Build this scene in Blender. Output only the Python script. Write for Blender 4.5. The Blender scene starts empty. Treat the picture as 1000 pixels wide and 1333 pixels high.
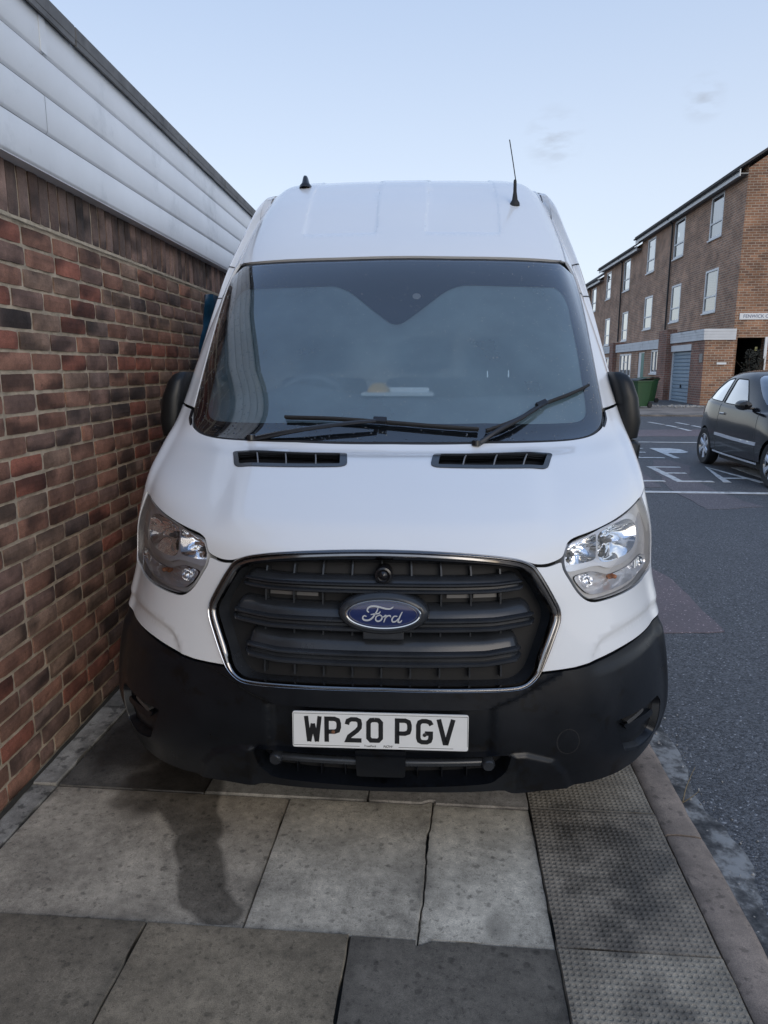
import bpy, bmesh, math, random
import numpy as np
from mathutils import Vector, Matrix, noise
from mathutils.geometry import delaunay_2d_cdt

random.seed(7)
SC = bpy.context.scene
COL = SC.collection
R = math.radians

# ------------------------------------------------------------------ camera
cam_d = bpy.data.cameras.new("camera")
cam = bpy.data.objects.new("camera", cam_d)
COL.objects.link(cam)
cam.location = (0, 0, 1.52)
cam.rotation_euler = (R(90 - 11.41), 0, R(4.73))
cam_d.sensor_fit = 'VERTICAL'
cam_d.sensor_height = 36.0
cam_d.sensor_width = 27.0
cam_d.lens = 36.0 * 924.0 / 1333.0
cam_d.clip_start = 0.02
cam_d.clip_end = 3000
SC.camera = cam

# ------------------------------------------------------------------ world, sun, exposure
SUN_EL, SUN_AZ = R(24), R(152)          # azimuth clockwise from +Y: behind the camera, to the right
world = bpy.data.worlds.new("World")
SC.world = world
world.use_nodes = True
wn, wl = world.node_tree.nodes, world.node_tree.links
wn.clear()
w_out = wn.new('ShaderNodeOutputWorld')
w_bg = wn.new('ShaderNodeBackground')
w_bg.inputs['Strength'].default_value = 0.15
sky = wn.new('ShaderNodeTexSky')
sky.sky_type = 'NISHITA'
sky.sun_disc = False
sky.sun_elevation = SUN_EL
sky.sun_rotation = SUN_AZ
sky.air_density = 1.0
sky.dust_density = 1.2
sky.ozone_density = 2.0
# a few thin grey wisps of cloud, fixed by direction
tc = wn.new('ShaderNodeTexCoord')
nz = wn.new('ShaderNodeTexNoise')
nz.inputs['Scale'].default_value = 26
nz.inputs['Detail'].default_value = 6
mp = wn.new('ShaderNodeMapping')
mp.inputs['Scale'].default_value = (1, 1, 3.2)
wl.new(tc.outputs['Generated'], mp.inputs['Vector'])
wl.new(mp.outputs['Vector'], nz.inputs['Vector'])
acc = None
for d, rad in (((0.130, 0.952, 0.275), 0.040), ((0.289, 0.909, 0.301), 0.028)):
    vd = wn.new('ShaderNodeVectorMath'); vd.operation = 'DISTANCE'
    vv = Vector(d).normalized()
    vd.inputs[1].default_value = vv
    nrm = wn.new('ShaderNodeVectorMath'); nrm.operation = 'NORMALIZE'
    wl.new(tc.outputs['Generated'], nrm.inputs[0])
    wl.new(nrm.outputs[0], vd.inputs[0])
    mr = wn.new('ShaderNodeMapRange')
    mr.inputs['From Min'].default_value = rad
    mr.inputs['From Max'].default_value = 0.0
    wl.new(vd.outputs['Value'], mr.inputs['Value'])
    if acc is None:
        acc = mr.outputs[0]
    else:
        mx = wn.new('ShaderNodeMath'); mx.operation = 'MAXIMUM'
        wl.new(acc, mx.inputs[0]); wl.new(mr.outputs[0], mx.inputs[1])
        acc = mx.outputs[0]
nr = wn.new('ShaderNodeMapRange')
nr.inputs['From Min'].default_value = 0.42
nr.inputs['From Max'].default_value = 0.62
wl.new(nz.outputs[0], nr.inputs['Value'])
mm = wn.new('ShaderNodeMath'); mm.operation = 'MULTIPLY'
wl.new(acc, mm.inputs[0]); wl.new(nr.outputs[0], mm.inputs[1])
m2 = wn.new('ShaderNodeMath'); m2.operation = 'MULTIPLY'; m2.inputs[1].default_value = 0.6
wl.new(mm.outputs[0], m2.inputs[0])
# thin high veil: pulls the clear-sky blue towards the pale blue of a lightly veiled sky
veil = wn.new('ShaderNodeMix'); veil.data_type = 'RGBA'
veil.inputs[0].default_value = 0.75
sepz = wn.new('ShaderNodeSeparateXYZ')
wl.new(tc.outputs['Generated'], sepz.inputs[0])
ramp = wn.new('ShaderNodeValToRGB')
re_ = ramp.color_ramp.elements
re_[0].position = 0.0; re_[0].color = (.86, .90, .97, 1)
re_[1].position = 0.75; re_[1].color = (.37, .54, .88, 1)
q_ = re_.new(.22); q_.color = (.75, .83, .96, 1)
q_ = re_.new(.42); q_.color = (.57, .69, .90, 1)
wl.new(sepz.outputs[2], ramp.inputs[0])
vs_ = wn.new('ShaderNodeVectorMath'); vs_.operation = 'SCALE'; vs_.inputs['Scale'].default_value = 6.3
wl.new(ramp.outputs[0], vs_.inputs[0])
wl.new(vs_.outputs[0], veil.inputs[7])
wl.new(sky.outputs[0], veil.inputs[6])
mixc = wn.new('ShaderNodeMix'); mixc.data_type = 'RGBA'
mixc.inputs[7].default_value = (2.6, 2.9, 3.4, 1)
wl.new(m2.outputs[0], mixc.inputs[0])
wl.new(veil.outputs[2], mixc.inputs[6])
wl.new(mixc.outputs[2], w_bg.inputs['Color'])
wl.new(w_bg.outputs[0], w_out.inputs[0])

sun_d = bpy.data.lights.new("sun", 'SUN')
sun_d.energy = 0.75
sun_d.angle = R(35)
sun_d.color = (1.0, 0.90, 0.78)
sun = bpy.data.objects.new("sun", sun_d)
COL.objects.link(sun)
sd = Vector((math.sin(SUN_AZ) * math.cos(SUN_EL), math.cos(SUN_AZ) * math.cos(SUN_EL), math.sin(SUN_EL)))
sun.rotation_euler = sd.to_track_quat('Z', 'Y').to_euler()
sun.location = (3, -6, 8)

SC.view_settings.view_transform = 'Standard'
SC.view_settings.look = 'None'
SC.view_settings.exposure = 0.18
SC.view_settings.gamma = 1.0
SC.view_settings.use_curve_mapping = False
SC.cycles.max_bounces = 8
SC.cycles.transparent_max_bounces = 12
SC.cycles.caustics_reflective = False
SC.cycles.caustics_refractive = False

# ------------------------------------------------------------------ helpers
def tag(o, label=None, cat=None, group=None, kind=None):
    if label: o["label"] = label
    if cat: o["category"] = cat
    if group: o["group"] = group
    if kind: o["kind"] = kind
    return o

def empty(name, loc=(0, 0, 0), rz=0.0):
    o = bpy.data.objects.new(name, None)
    o.empty_display_size = 0.1
    COL.objects.link(o)
    o.location = loc
    o.rotation_euler = (0, 0, rz)
    return o

def link_mesh(name, verts, faces, m, parent=None, smooth=False, uvs=None, cols=None, mats=None):
    me = bpy.data.meshes.new(name)
    me.from_pydata([tuple(map(float, v)) for v in verts], [], [tuple(int(i) for i in f) for f in faces])
    if smooth is True:
        me.polygons.foreach_set('use_smooth', [True] * len(me.polygons))
    elif smooth is not False:
        me.polygons.foreach_set('use_smooth', [bool(x) for x in smooth])
    if uvs is not None:
        ul = me.uv_layers.new(name='UVMap')
        k = 0
        for f in uvs:
            for c in f:
                ul.data[k].uv = c
                k += 1
    if cols is not None:
        ca = me.color_attributes.new('col', 'FLOAT_COLOR', 'POINT')
        ca.data.foreach_set('color', np.asarray(cols, dtype=np.float32).ravel())
    me.materials.append(m)
    me.update()
    if smooth is not False: me.set_sharp_from_angle(angle=R(42))
    o = bpy.data.objects.new(name, me)
    COL.objects.link(o)
    if parent is not None: o.parent = parent
    return o

class MB:
    """collects boxes, tubes, lathes and faces; build() links them as ONE mesh object"""
    def __init__(s): s.v, s.f, s.uv, s.sm = [], [], [], []
    def face(s, pts, smooth=False):
        b = len(s.v)
        pts = [Vector(p) for p in pts]
        s.v += pts
        s.f.append(tuple(range(b, b + len(pts))))
        n = (pts[1] - pts[0]).cross(pts[2] - pts[0])
        ax = max(range(3), key=lambda i: abs(n[i]))
        if ax == 0: uv = [(p.y, p.z) for p in pts]
        elif ax == 1: uv = [(p.x, p.z) for p in pts]
        else: uv = [(p.x, p.y) for p in pts]
        s.uv.append(uv); s.sm.append(smooth)
    def box(s, x0, x1, y0, y1, z0, z1, b=0.0, M=None):
        if b <= 0:
            c = [(x0,y0,z0),(x1,y0,z0),(x1,y1,z0),(x0,y1,z0),(x0,y0,z1),(x1,y0,z1),(x1,y1,z1),(x0,y1,z1)]
            if M: c = [M @ Vector(p) for p in c]
            for q in ((0,3,2,1),(4,5,6,7),(0,1,5,4),(1,2,6,5),(2,3,7,6),(3,0,4,7)): s.face([c[i] for i in q])
        else:
            bm = bmesh.new()
            bmesh.ops.create_cube(bm, size=1)
            for v in bm.verts:
                v.co = Vector(((x0+x1)/2 + v.co.x*(x1-x0), (y0+y1)/2 + v.co.y*(y1-y0), (z0+z1)/2 + v.co.z*(z1-z0)))
            bmesh.ops.bevel(bm, geom=bm.edges[:], offset=b, segments=2, affect='EDGES', profile=0.6)
            if M: bm.transform(M)
            for f in bm.faces: s.face([v.co for v in f.verts])
            bm.free()
    def grid(s, P, smooth=True, close_u=False, close_v=False):
        """P[i][j] points"""
        b = len(s.v); n, m = len(P), len(P[0])
        for r in P: s.v += [Vector(p) for p in r]
        for i in range(n if close_u else n - 1):
            for j in range(m if close_v else m - 1):
                i2, j2 = (i+1) % n, (j+1) % m
                q = (b+i*m+j, b+i2*m+j, b+i2*m+j2, b+i*m+j2)
                s.f.append(q); s.uv.append([(s.v[k].x + s.v[k].y, s.v[k].z) for k in q]); s.sm.append(smooth)
    def tube(s, pts, r, seg=8, cap=True, r2=None):
        pts = [Vector(p) for p in pts]
        rings = []
        up = None
        for i, p in enumerate(pts):
            d = (pts[min(i+1, len(pts)-1)] - pts[max(i-1, 0)]).normalized()
            if up is None:
                up = Vector((0, 0, 1)) if abs(d.z) < .9 else Vector((1, 0, 0))
            a = d.cross(up).normalized(); bb = a.cross(d).normalized(); up = bb
            rr = r if r2 is None else r + (r2 - r) * i / (len(pts) - 1)
            rings.append([p + (a*math.cos(t) + bb*math.sin(t)) * rr for t in [2*math.pi*k/seg for k in range(seg)]])
        s.grid(rings, True, False, True)
        if cap:
            s.face(rings[0][::-1]); s.face(rings[-1])
    def lathe(s, prof, M, seg=32, smooth=True):
        """prof: (radius, axial) list, axis = local z of M"""
        P = [[M @ Vector((r*math.cos(2*math.pi*k/seg), r*math.sin(2*math.pi*k/seg), a)) for k in range(seg)] for r, a in prof]
        s.grid(P, smooth, False, True)
    def extrude(s, poly, M, d):
        """2D polygon (x,y) extruded from z=0 to z=d in frame M (concave allowed: triangulated by CDT)"""
        n = len(poly)
        vs, es, fs, *_ = delaunay_2d_cdt([Vector(p) for p in poly], [(i, (i+1) % n) for i in range(n)], [list(range(n))], 1, 1e-6)
        for f in fs:
            p = [vs[i] for i in f]
            if (p[1]-p[0]).cross(p[2]-p[0]) < 0: p = p[::-1]
            s.face([M @ Vector((q.x, q.y, d)) for q in p])
        for i in range(n):
            a, c = poly[i], poly[(i+1) % n]
            s.face([M @ Vector((a[0], a[1], 0)), M @ Vector((c[0], c[1], 0)), M @ Vector((c[0], c[1], d)), M @ Vector((a[0], a[1], d))])
    def build(s, name, m, parent=None):
        return link_mesh(name, s.v, s.f, m, parent, s.sm, s.uv)

def ribbon(pts, w, closed=False):
    """2D polyline -> closed polygon of width w with mitred joints"""
    P = [Vector(p) for p in pts]
    L, Rr = [], []
    n = len(P)
    for i in range(n):
        a = (P[i] - P[i-1]).normalized() if i > 0 else None
        b = (P[i+1] - P[i]).normalized() if i < n-1 else None
        if a is None: a = b
        if b is None: b = a
        na, nb = Vector((-a.y, a.x)), Vector((-b.y, b.x))
        m = (na + nb)
        m = m / max(m.length_squared/2, .35) if m.length > 1e-6 else na
        ww = w[i] if isinstance(w, (list, tuple)) else w
        L.append(P[i] + m*ww/2); Rr.append(P[i] - m*ww/2)
    return L, Rr

def ribbon_mb(mb, pts, w, M, d):
    L, Rr = ribbon(pts, w)
    for i in range(len(L)-1):
        q = [Rr[i], Rr[i+1], L[i+1], L[i]]
        mb.face([M @ Vector((p.x, p.y, d)) for p in q])
        mb.face([M @ Vector((Rr[i].x, Rr[i].y, 0)), M @ Vector((Rr[i+1].x, Rr[i+1].y, 0)), M @ Vector((Rr[i+1].x, Rr[i+1].y, d)), M @ Vector((Rr[i].x, Rr[i].y, d))])
        mb.face([M @ Vector((L[i+1].x, L[i+1].y, 0)), M @ Vector((L[i].x, L[i].y, 0)), M @ Vector((L[i].x, L[i].y, d)), M @ Vector((L[i+1].x, L[i+1].y, d))])

def arc(cx, cy, rx, ry, a0, a1, n=8):
    return [(cx + rx*math.cos(R(a0+(a1-a0)*i/n)), cy + ry*math.sin(R(a0+(a1-a0)*i/n))) for i in range(n+1)]

def catmull(pts, n=6):
    P = [np.array(p, float) for p in pts]
    P = [2*P[0]-P[1]] + P + [2*P[-1]-P[-2]]
    out = []
    for i in range(1, len(P)-2):
        for k in range(n):
            t = k/n
            out.append(.5*((2*P[i]) + (-P[i-1]+P[i+1])*t + (2*P[i-1]-5*P[i]+4*P[i+1]-P[i+2])*t*t + (-P[i-1]+3*P[i]-3*P[i+1]+P[i+2])*t**3))
    out.append(P[-2])
    return [tuple(p) for p in out]

# ------------------------------------------------------------------ materials
def mat(name, color, rough=0.5, metal=0.0, var=0.0, vscale=8.0, bump=0.0, bscale=40.0, coat=0.0, spec=0.5,
        dark=None, dmix=(0.5, 0.7), dscale=3.0, rvar=0.0, bdist=0.002, detail=6):
    m = bpy.data.materials.new(name)
    m.use_nodes = True
    nt = m.node_tree; N, L = nt.nodes, nt.links
    p = N['Principled BSDF']
    p.inputs['Base Color'].default_value = (*color, 1)
    p.inputs['Roughness'].default_value = rough
    p.inputs['Metallic'].default_value = metal
    p.inputs['Specular IOR Level'].default_value = spec
    p.inputs['Coat Weight'].default_value = coat
    p.inputs['Coat Roughness'].default_value = 0.04
    t = N.new('ShaderNodeTexCoord')
    col = None
    if var > 0:
        n = N.new('ShaderNodeTexNoise'); n.inputs['Scale'].default_value = vscale; n.inputs['Detail'].default_value = detail
        n.inputs['Roughness'].default_value = .65
        L.new(t.outputs['Object'], n.inputs['Vector'])
        mr = N.new('ShaderNodeMapRange'); mr.inputs['From Min'].default_value = .3; mr.inputs['From Max'].default_value = .7
        mr.inputs['To Min'].default_value = 1-var; mr.inputs['To Max'].default_value = 1+var
        L.new(n.outputs[0], mr.inputs['Value'])
        vm = N.new('ShaderNodeVectorMath'); vm.operation = 'SCALE'
        vm.inputs[0].default_value = color
        L.new(mr.outputs[0], vm.inputs['Scale'])
        col = vm.outputs[0]
        L.new(col, p.inputs['Base Color'])
        if rvar > 0:
            m3 = N.new('ShaderNodeMapRange'); m3.inputs['From Min'].default_value = .3; m3.inputs['From Max'].default_value = .7
            m3.inputs['To Min'].default_value = rough-rvar; m3.inputs['To Max'].default_value = rough+rvar
            L.new(n.outputs[0], m3.inputs['Value']); L.new(m3.outputs[0], p.inputs['Roughness'])
    if dark is not None:
        n2 = N.new('ShaderNodeTexNoise'); n2.inputs['Scale'].default_value = dscale; n2.inputs['Detail'].default_value = 8
        n2.inputs['Roughness'].default_value = .7
        L.new(t.outputs['Object'], n2.inputs['Vector'])
        mr = N.new('ShaderNodeMapRange'); mr.inputs['From Min'].default_value = dmix[0]; mr.inputs['From Max'].default_value = dmix[1]
        L.new(n2.outputs[0], mr.inputs['Value'])
        mx = N.new('ShaderNodeMix'); mx.data_type = 'RGBA'
        mx.inputs[6].default_value = (*color, 1); mx.inputs[7].default_value = (*dark, 1)
        if col is not None: L.new(col, mx.inputs[6])
        L.new(mr.outputs[0], mx.inputs[0]); L.new(mx.outputs[2], p.inputs['Base Color'])
    if bump > 0:
        n3 = N.new('ShaderNodeTexNoise'); n3.inputs['Scale'].default_value = bscale; n3.inputs['Detail'].default_value = 5
        L.new(t.outputs['Object'], n3.inputs['Vector'])
        b = N.new('ShaderNodeBump'); b.inputs['Strength'].default_value = bump; b.inputs['Distance'].default_value = bdist
        L.new(n3.outputs[0], b.inputs['Height']); L.new(b.outputs[0], p.inputs['Normal'])
    return m

def add_drops(m, scale=90.0, thr=0.28, strength=0.5, chance=0.5):
    """rain drops: voronoi cells give small round domes in the normal"""
    nt = m.node_tree; N, L = nt.nodes, nt.links
    t = N.new('ShaderNodeTexCoord')
    v = N.new('ShaderNodeTexVoronoi'); v.inputs['Scale'].default_value = scale
    L.new(t.outputs['Object'], v.inputs['Vector'])
    mr = N.new('ShaderNodeMapRange'); mr.interpolation_type = 'SMOOTHSTEP'
    mr.inputs['From Min'].default_value = thr; mr.inputs['From Max'].default_value = thr*.4
    L.new(v.outputs['Distance'], mr.inputs['Value'])
    sx = N.new('ShaderNodeSeparateColor'); L.new(v.outputs['Color'], sx.inputs[0])
    gt = N.new('ShaderNodeMath'); gt.operation = 'LESS_THAN'; gt.inputs[1].default_value = chance
    L.new(sx.outputs[0], gt.inputs[0])
    mu = N.new('ShaderNodeMath'); mu.operation = 'MULTIPLY'
    L.new(mr.outputs[0], mu.inputs[0]); L.new(gt.outputs[0], mu.inputs[1])
    b = N.new('ShaderNodeBump'); b.inputs['Strength'].default_value = strength; b.inputs['Distance'].default_value = 0.002
    L.new(mu.outputs[0], b.inputs['Height'])
    return b.outputs[0], mu.outputs[0]

def glass(name, tint, gain=1.5, mist=0.0, mist_col=(.8, .85, .9), drops=False, rough=0.01):
    m = bpy.data.materials.new(name); m.use_nodes = True
    nt = m.node_tree; N, L = nt.nodes, nt.links
    N.remove(N['Principled BSDF'])
    out = N['Material Output']
    tr = N.new('ShaderNodeBsdfTransparent'); tr.inputs[0].default_value = (*tint, 1)
    gl = N.new('ShaderNodeBsdfGlossy'); gl.inputs['Roughness'].default_value = rough
    gl.inputs[0].default_value = (1, 1, 1, 1)
    fr = N.new('ShaderNodeFresnel'); fr.inputs[0].default_value = 1.5
    mu = N.new('ShaderNodeMath'); mu.operation = 'MULTIPLY'; mu.inputs[1].default_value = gain; mu.use_clamp = True
    L.new(fr.outputs[0], mu.inputs[0])
    base = tr.outputs[0]
    if mist > 0:
        df = N.new('ShaderNodeBsdfDiffuse'); df.inputs[0].default_value = (*mist_col, 1)
        m1 = N.new('ShaderNodeMixShader'); m1.inputs[0].default_value = mist
        t = N.new('ShaderNodeTexCoord')
        n = N.new('ShaderNodeTexNoise'); n.inputs['Scale'].default_value = 5; n.inputs['Detail'].default_value = 5
        L.new(t.outputs['Object'], n.inputs['Vector'])
        mr = N.new('ShaderNodeMapRange'); mr.inputs['From Min'].default_value = .3; mr.inputs['From Max'].default_value = .7
        mr.inputs['To Min'].default_value = mist*.75; mr.inputs['To Max'].default_value = mist*1.25
        L.new(n.outputs[0], mr.inputs['Value']); L.new(mr.outputs[0], m1.inputs[0])
        L.new(tr.outputs[0], m1.inputs[1]); L.new(df.outputs[0], m1.inputs[2])
        base = m1.outputs[0]
    mx = N.new('ShaderNodeMixShader')
    L.new(mu.outputs[0], mx.inputs[0]); L.new(base, mx.inputs[1]); L.new(gl.outputs[0], mx.inputs[2])
    L.new(mx.outputs[0], out.inputs['Surface'])
    if drops:
        nrm, msk = add_drops(m, 75, .3, .7, .35)
        L.new(nrm, gl.inputs['Normal'])
    return m

M = {}
M['white'] = mat('white_paint', (.765, .77, .77), .25, coat=.7, var=.015, vscale=1.6, dark=(.34, .31, .27), dmix=(.735, .80), dscale=42)
M['plastic'] = mat('bumper_plastic', (.0055, .0068, .0095), .36, var=.25, vscale=5, rvar=.1, bump=.10, bscale=400, spec=.38,
                   dark=(.0035, .0035, .004), dmix=(.57, .60), dscale=9)
M['grille'] = mat('grille_plastic', (.026, .029, .034), .24, var=.25, vscale=6, rvar=.05, bump=.04, bscale=300)
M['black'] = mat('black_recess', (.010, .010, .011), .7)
M['rubber'] = mat('rubber', (.018, .018, .019), .75, var=.2, vscale=20, bump=.2, bscale=120)
M['gloss_black'] = mat('gloss_black', (.012, .012, .014), .2, bump=.0)
M['chrome'] = mat('chrome', (.62, .63, .65), .09, 1.0)
M['dark_chrome'] = mat('dark_chrome', (.27, .262, .258), .13, 1.0, var=.12, vscale=12)
M['reflector'] = mat('reflector', (.90, .91, .92), .06, 1.0)
M['bezel'] = mat('bezel_silver', (.86, .88, .92), .16, .5)
M['script'] = mat('badge_silver', (.70, .72, .75), .2, .5)
M['lamp_grey'] = mat('lamp_grey', (.20, .195, .19), .3, .1)
M['marker_grey'] = mat('marker_grey', (.06, .06, .06), .3)
M['lamp_body'] = mat('lamp_body', (.58, .575, .57), .25, .1)
M['amber'] = mat('amber_bulb', (.55, .22, .10), .25)
M['mirror_black'] = mat('mirror_black', (.006, .007, .008), .38, spec=.35, bump=.05, bscale=300)
M['glass_ws'] = glass('windscreen_glass', (.86, .93, .97), 2.5, 0, drops=True)
def film(name, amount, col):
    m = bpy.data.materials.new(name); m.use_nodes = True
    nt = m.node_tree; N, L = nt.nodes, nt.links
    N.remove(N['Principled BSDF']); out = N['Material Output']
    tr = N.new('ShaderNodeBsdfTransparent'); df = N.new('ShaderNodeBsdfDiffuse'); tl = N.new('ShaderNodeBsdfTranslucent')
    df.inputs[0].default_value = (*col, 1); tl.inputs[0].default_value = (*col, 1)
    m0 = N.new('ShaderNodeMixShader'); m0.inputs[0].default_value = .4
    L.new(df.outputs[0], m0.inputs[1]); L.new(tl.outputs[0], m0.inputs[2])
    t = N.new('ShaderNodeTexCoord'); n = N.new('ShaderNodeTexNoise'); n.inputs['Scale'].default_value = 3.5; n.inputs['Detail'].default_value = 5
    L.new(t.outputs['Object'], n.inputs['Vector'])
    mr = N.new('ShaderNodeMapRange'); mr.inputs['From Min'].default_value = .3; mr.inputs['From Max'].default_value = .7
    mr.inputs['To Min'].default_value = amount*.8; mr.inputs['To Max'].default_value = amount*1.2
    L.new(n.outputs[0], mr.inputs['Value'])
    mx = N.new('ShaderNodeMixShader'); L.new(mr.outputs[0], mx.inputs[0]); L.new(tr.outputs[0], mx.inputs[1]); L.new(m0.outputs[0], mx.inputs[2])
    L.new(mx.outputs[0], out.inputs['Surface'])
    return m
M['mist_haze'] = film('mist_haze', .32, (.68, .92, 1.0))  # glass mist, with sky haze and cab brightness put into its pale blue
M['glass_lens'] = glass('lens_glass', (.99, .99, 1.0), .85, 0)
M['glass_side'] = glass('side_glass', (.82, .88, .86), 1.3)
M['frit'] = mat('frit_black', (.016, .018, .022), .12, spec=.5)
M['seal'] = mat('panel_gap', (.03, .03, .032), .6)
M['trim'] = mat('cab_trim', (.60, .64, .65), .6, var=.06, vscale=3)
M['trim_dark'] = mat('dash_plastic', (.12, .135, .15), .55, var=.1, vscale=5)
M['seat_cloth'] = mat('seat_cloth', (.06, .07, .082), .9, var=.1, vscale=30)
M['paper'] = mat('paper', (.75, .78, .80), .7)
M['yellow'] = mat('yellow_card', (.85, .52, .10), .6)
M['plate'] = mat('plate_white', (.74, .74, .72), .35, var=.03, vscale=14)
M['plate_black'] = mat('plate_black', (.012, .012, .013), .35)
M['badge_blue'] = mat('badge_blue', (.012, .022, .095), .12, coat=.6)
M['rust'] = mat('rust', (.16, .07, .035), .8)
# ------------------------------------------------------------------ spline-net bodies
def _w(t):
    return np.stack([-.5*t+t*t-.5*t**3, 1-2.5*t*t+1.5*t**3, .5*t+2*t*t-1.5*t**3, -.5*t*t+.5*t**3], -1)

class Net:
    """interpolating spline surface through a table of half-body points; u<0 is the mirrored half"""
    def __init__(s, rows, disp=None):
        s.N0 = np.array(rows, float); s.nr, s.nc = s.N0.shape[:2]; s.disp = disp
        N = s.N0
        N = np.concatenate([N[:, 1:2]*np.array([-1, 1, 1]), N, 2*N[:, -1:]-N[:, -2:-1]], 1)
        s.N = np.concatenate([2*N[0:1]-N[1:2], N, 2*N[-1:]-N[-2:-1]], 0)
    def raw(s, u, v):
        u = np.asarray(u, float); v = np.asarray(v, float)
        sg = np.where(u < 0, -1., 1.); a = np.abs(u)
        i = np.clip(np.floor(a).astype(int), 0, s.nc-2); j = np.clip(np.floor(v).astype(int), 0, s.nr-2)
        wu, wv = _w(a-i), _w(v-j)
        P = 0
        for b in range(4):
            for c in range(4):
                P = P + (wv[..., b]*wu[..., c])[..., None]*s.N[j+b, i+c]
        P = np.array(P); P[..., 0] *= sg
        return P
    def normal(s, u, v, e=.03):
        u = np.asarray(u, float); v = np.asarray(v, float)
        a = s.raw(u+e, v)-s.raw(u-e, v); b = s.raw(u, v+e)-s.raw(u, v-e)
        n = np.cross(a, b)
        return n/np.maximum(np.linalg.norm(n, axis=-1, keepdims=True), 1e-9)
    def P(s, u, v, off=0., disp=True):
        d = off + (s.disp(np.asarray(u, float), np.asarray(v, float)) if (s.disp and disp) else 0.)
        return s.raw(u, v) + s.normal(u, v)*np.asarray(d)[..., None] if np.ndim(d) else s.raw(u, v) + s.normal(u, v)*d
    def side_uv(s, y, z, u0=4.7, u1=7., v0=0., v1=13.):
        """(u,v) of the body side point at given y,z"""
        U, V = np.meshgrid(np.linspace(u0, u1, 116), np.linspace(v0, v1, 131))
        for _ in range(3):
            q = s.raw(U, V); d = (q[..., 1]-y)**2+(q[..., 2]-z)**2
            k = np.unravel_index(np.argmin(d), d.shape); a, b = U[k], V[k]
            du, dv = U[0, 1]-U[0, 0], V[1, 0]-V[0, 0]
            U, V = np.meshgrid(np.linspace(a-du, a+du, 21), np.linspace(b-dv, b+dv, 21))
        return (float(a), float(b))

def in_poly(P, poly):
    x, y = P[:, 0], P[:, 1]; c = np.zeros(len(P), bool)
    n = len(poly); j = n-1
    for i in range(n):
        xi, yi = poly[i]; xj, yj = poly[j]
        if yi != yj:
            c ^= ((yi > y) != (yj > y)) & (x < (xj-xi)*(y-yi)/(yj-yi)+xi)
        j = i
    return c

def seg_dist(P, poly):
    d = np.full(len(P), 1e9)
    A = np.array(poly, float); B = np.roll(A, -1, 0)
    for a, b in zip(A, B):
        ab = b-a; L = ab@ab
        t = np.clip(((P-a)@ab)/max(L, 1e-12), 0, 1)
        d = np.minimum(d, np.linalg.norm(P-(a+t[:, None]*ab), axis=1))
    return d

def rnd(poly, r=.12, closed=True):
    """round the corners of a (u,v) outline; a third value 0 keeps a corner sharp, other values set its own radius"""
    out = []; n = len(poly)
    for i in range(n):
        p = np.array(poly[i][:2], float)
        ri = poly[i][2] if len(poly[i]) > 2 else r
        if ri <= 0: out.append(tuple(p)); continue
        a, b = np.array(poly[i-1][:2], float), np.array(poly[(i+1) % n][:2], float)
        da, db = a-p, b-p; la, lb = np.linalg.norm(da), np.linalg.norm(db)
        ta, tb = min(ri, .45*la), min(ri, .45*lb)
        q0, q2 = p+da/la*ta, p+db/lb*tb
        for k in range(5):
            t = k/4
            out.append(tuple((1-t)**2*q0+2*t*(1-t)*p+t*t*q2))
    return out

def mirror(half):
    """half outline with u>=0, from centre to centre -> full outline"""
    m = [(-p[0],)+tuple(p[1:]) for p in reversed(half) if p[0] > 1e-6]
    return list(half)+m

def flip(poly): return [(-p[0],)+tuple(p[1:]) for p in reversed(poly)]

def dens(poly, L):
    out = []
    for i in range(len(poly)):
        a, b = np.array(poly[i]), np.array(poly[(i+1) % len(poly)])
        k = max(1, int(math.ceil(np.linalg.norm(b-a)/L)))
        out += [tuple(a+(b-a)*t/k) for t in range(k)]
    return out

def tri_region(outer, holes, step, extra=()):
    outer = dens(outer, step*.7); holes = [dens(h, step*.7) for h in holes]
    A = np.array(outer)
    lo, hi = A.min(0), A.max(0)
    gu = np.arange(math.floor(lo[0]/step), math.ceil(hi[0]/step)+1)*step
    gv = np.arange(math.floor(lo[1]/step), math.ceil(hi[1]/step)+1)*step
    G = np.stack(np.meshgrid(gu, gv), -1).reshape(-1, 2)
    if len(extra): G = np.concatenate([G, np.array(extra, float)])
    ok = in_poly(G, outer)
    for h in holes: ok &= ~in_poly(G, h)
    G = G[ok]
    dm = seg_dist(G, outer)
    for h in holes: dm = np.minimum(dm, seg_dist(G, h))
    G = G[dm > step*.35]
    V = list(outer); E = [(i, (i+1) % len(outer)) for i in range(len(outer))]
    for h in holes:
        b = len(V); V += h; E += [(b+i, b+(i+1) % len(h)) for i in range(len(h))]
    V += [tuple(g) for g in G]
    vs, es, fs, *_ = delaunay_2d_cdt([Vector(p) for p in V], E, [], 0, 1e-7)
    vs = np.array([tuple(p) for p in vs]); T = np.array([tuple(f) for f in fs if len(f) == 3])
    C = vs[T].mean(1)
    ok = in_poly(C, outer)
    for h in holes: ok &= ~in_poly(C, h)
    T = T[ok]
    a, b, c = vs[T[:, 0]], vs[T[:, 1]], vs[T[:, 2]]
    cr = (b[:, 0]-a[:, 0])*(c[:, 1]-a[:, 1])-(b[:, 1]-a[:, 1])*(c[:, 0]-a[:, 0])
    T = T[np.abs(cr) > 1e-9]; cr = cr[np.abs(cr) > 1e-9]
    T[cr < 0] = T[cr < 0][:, ::-1]
    return vs, T

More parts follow.
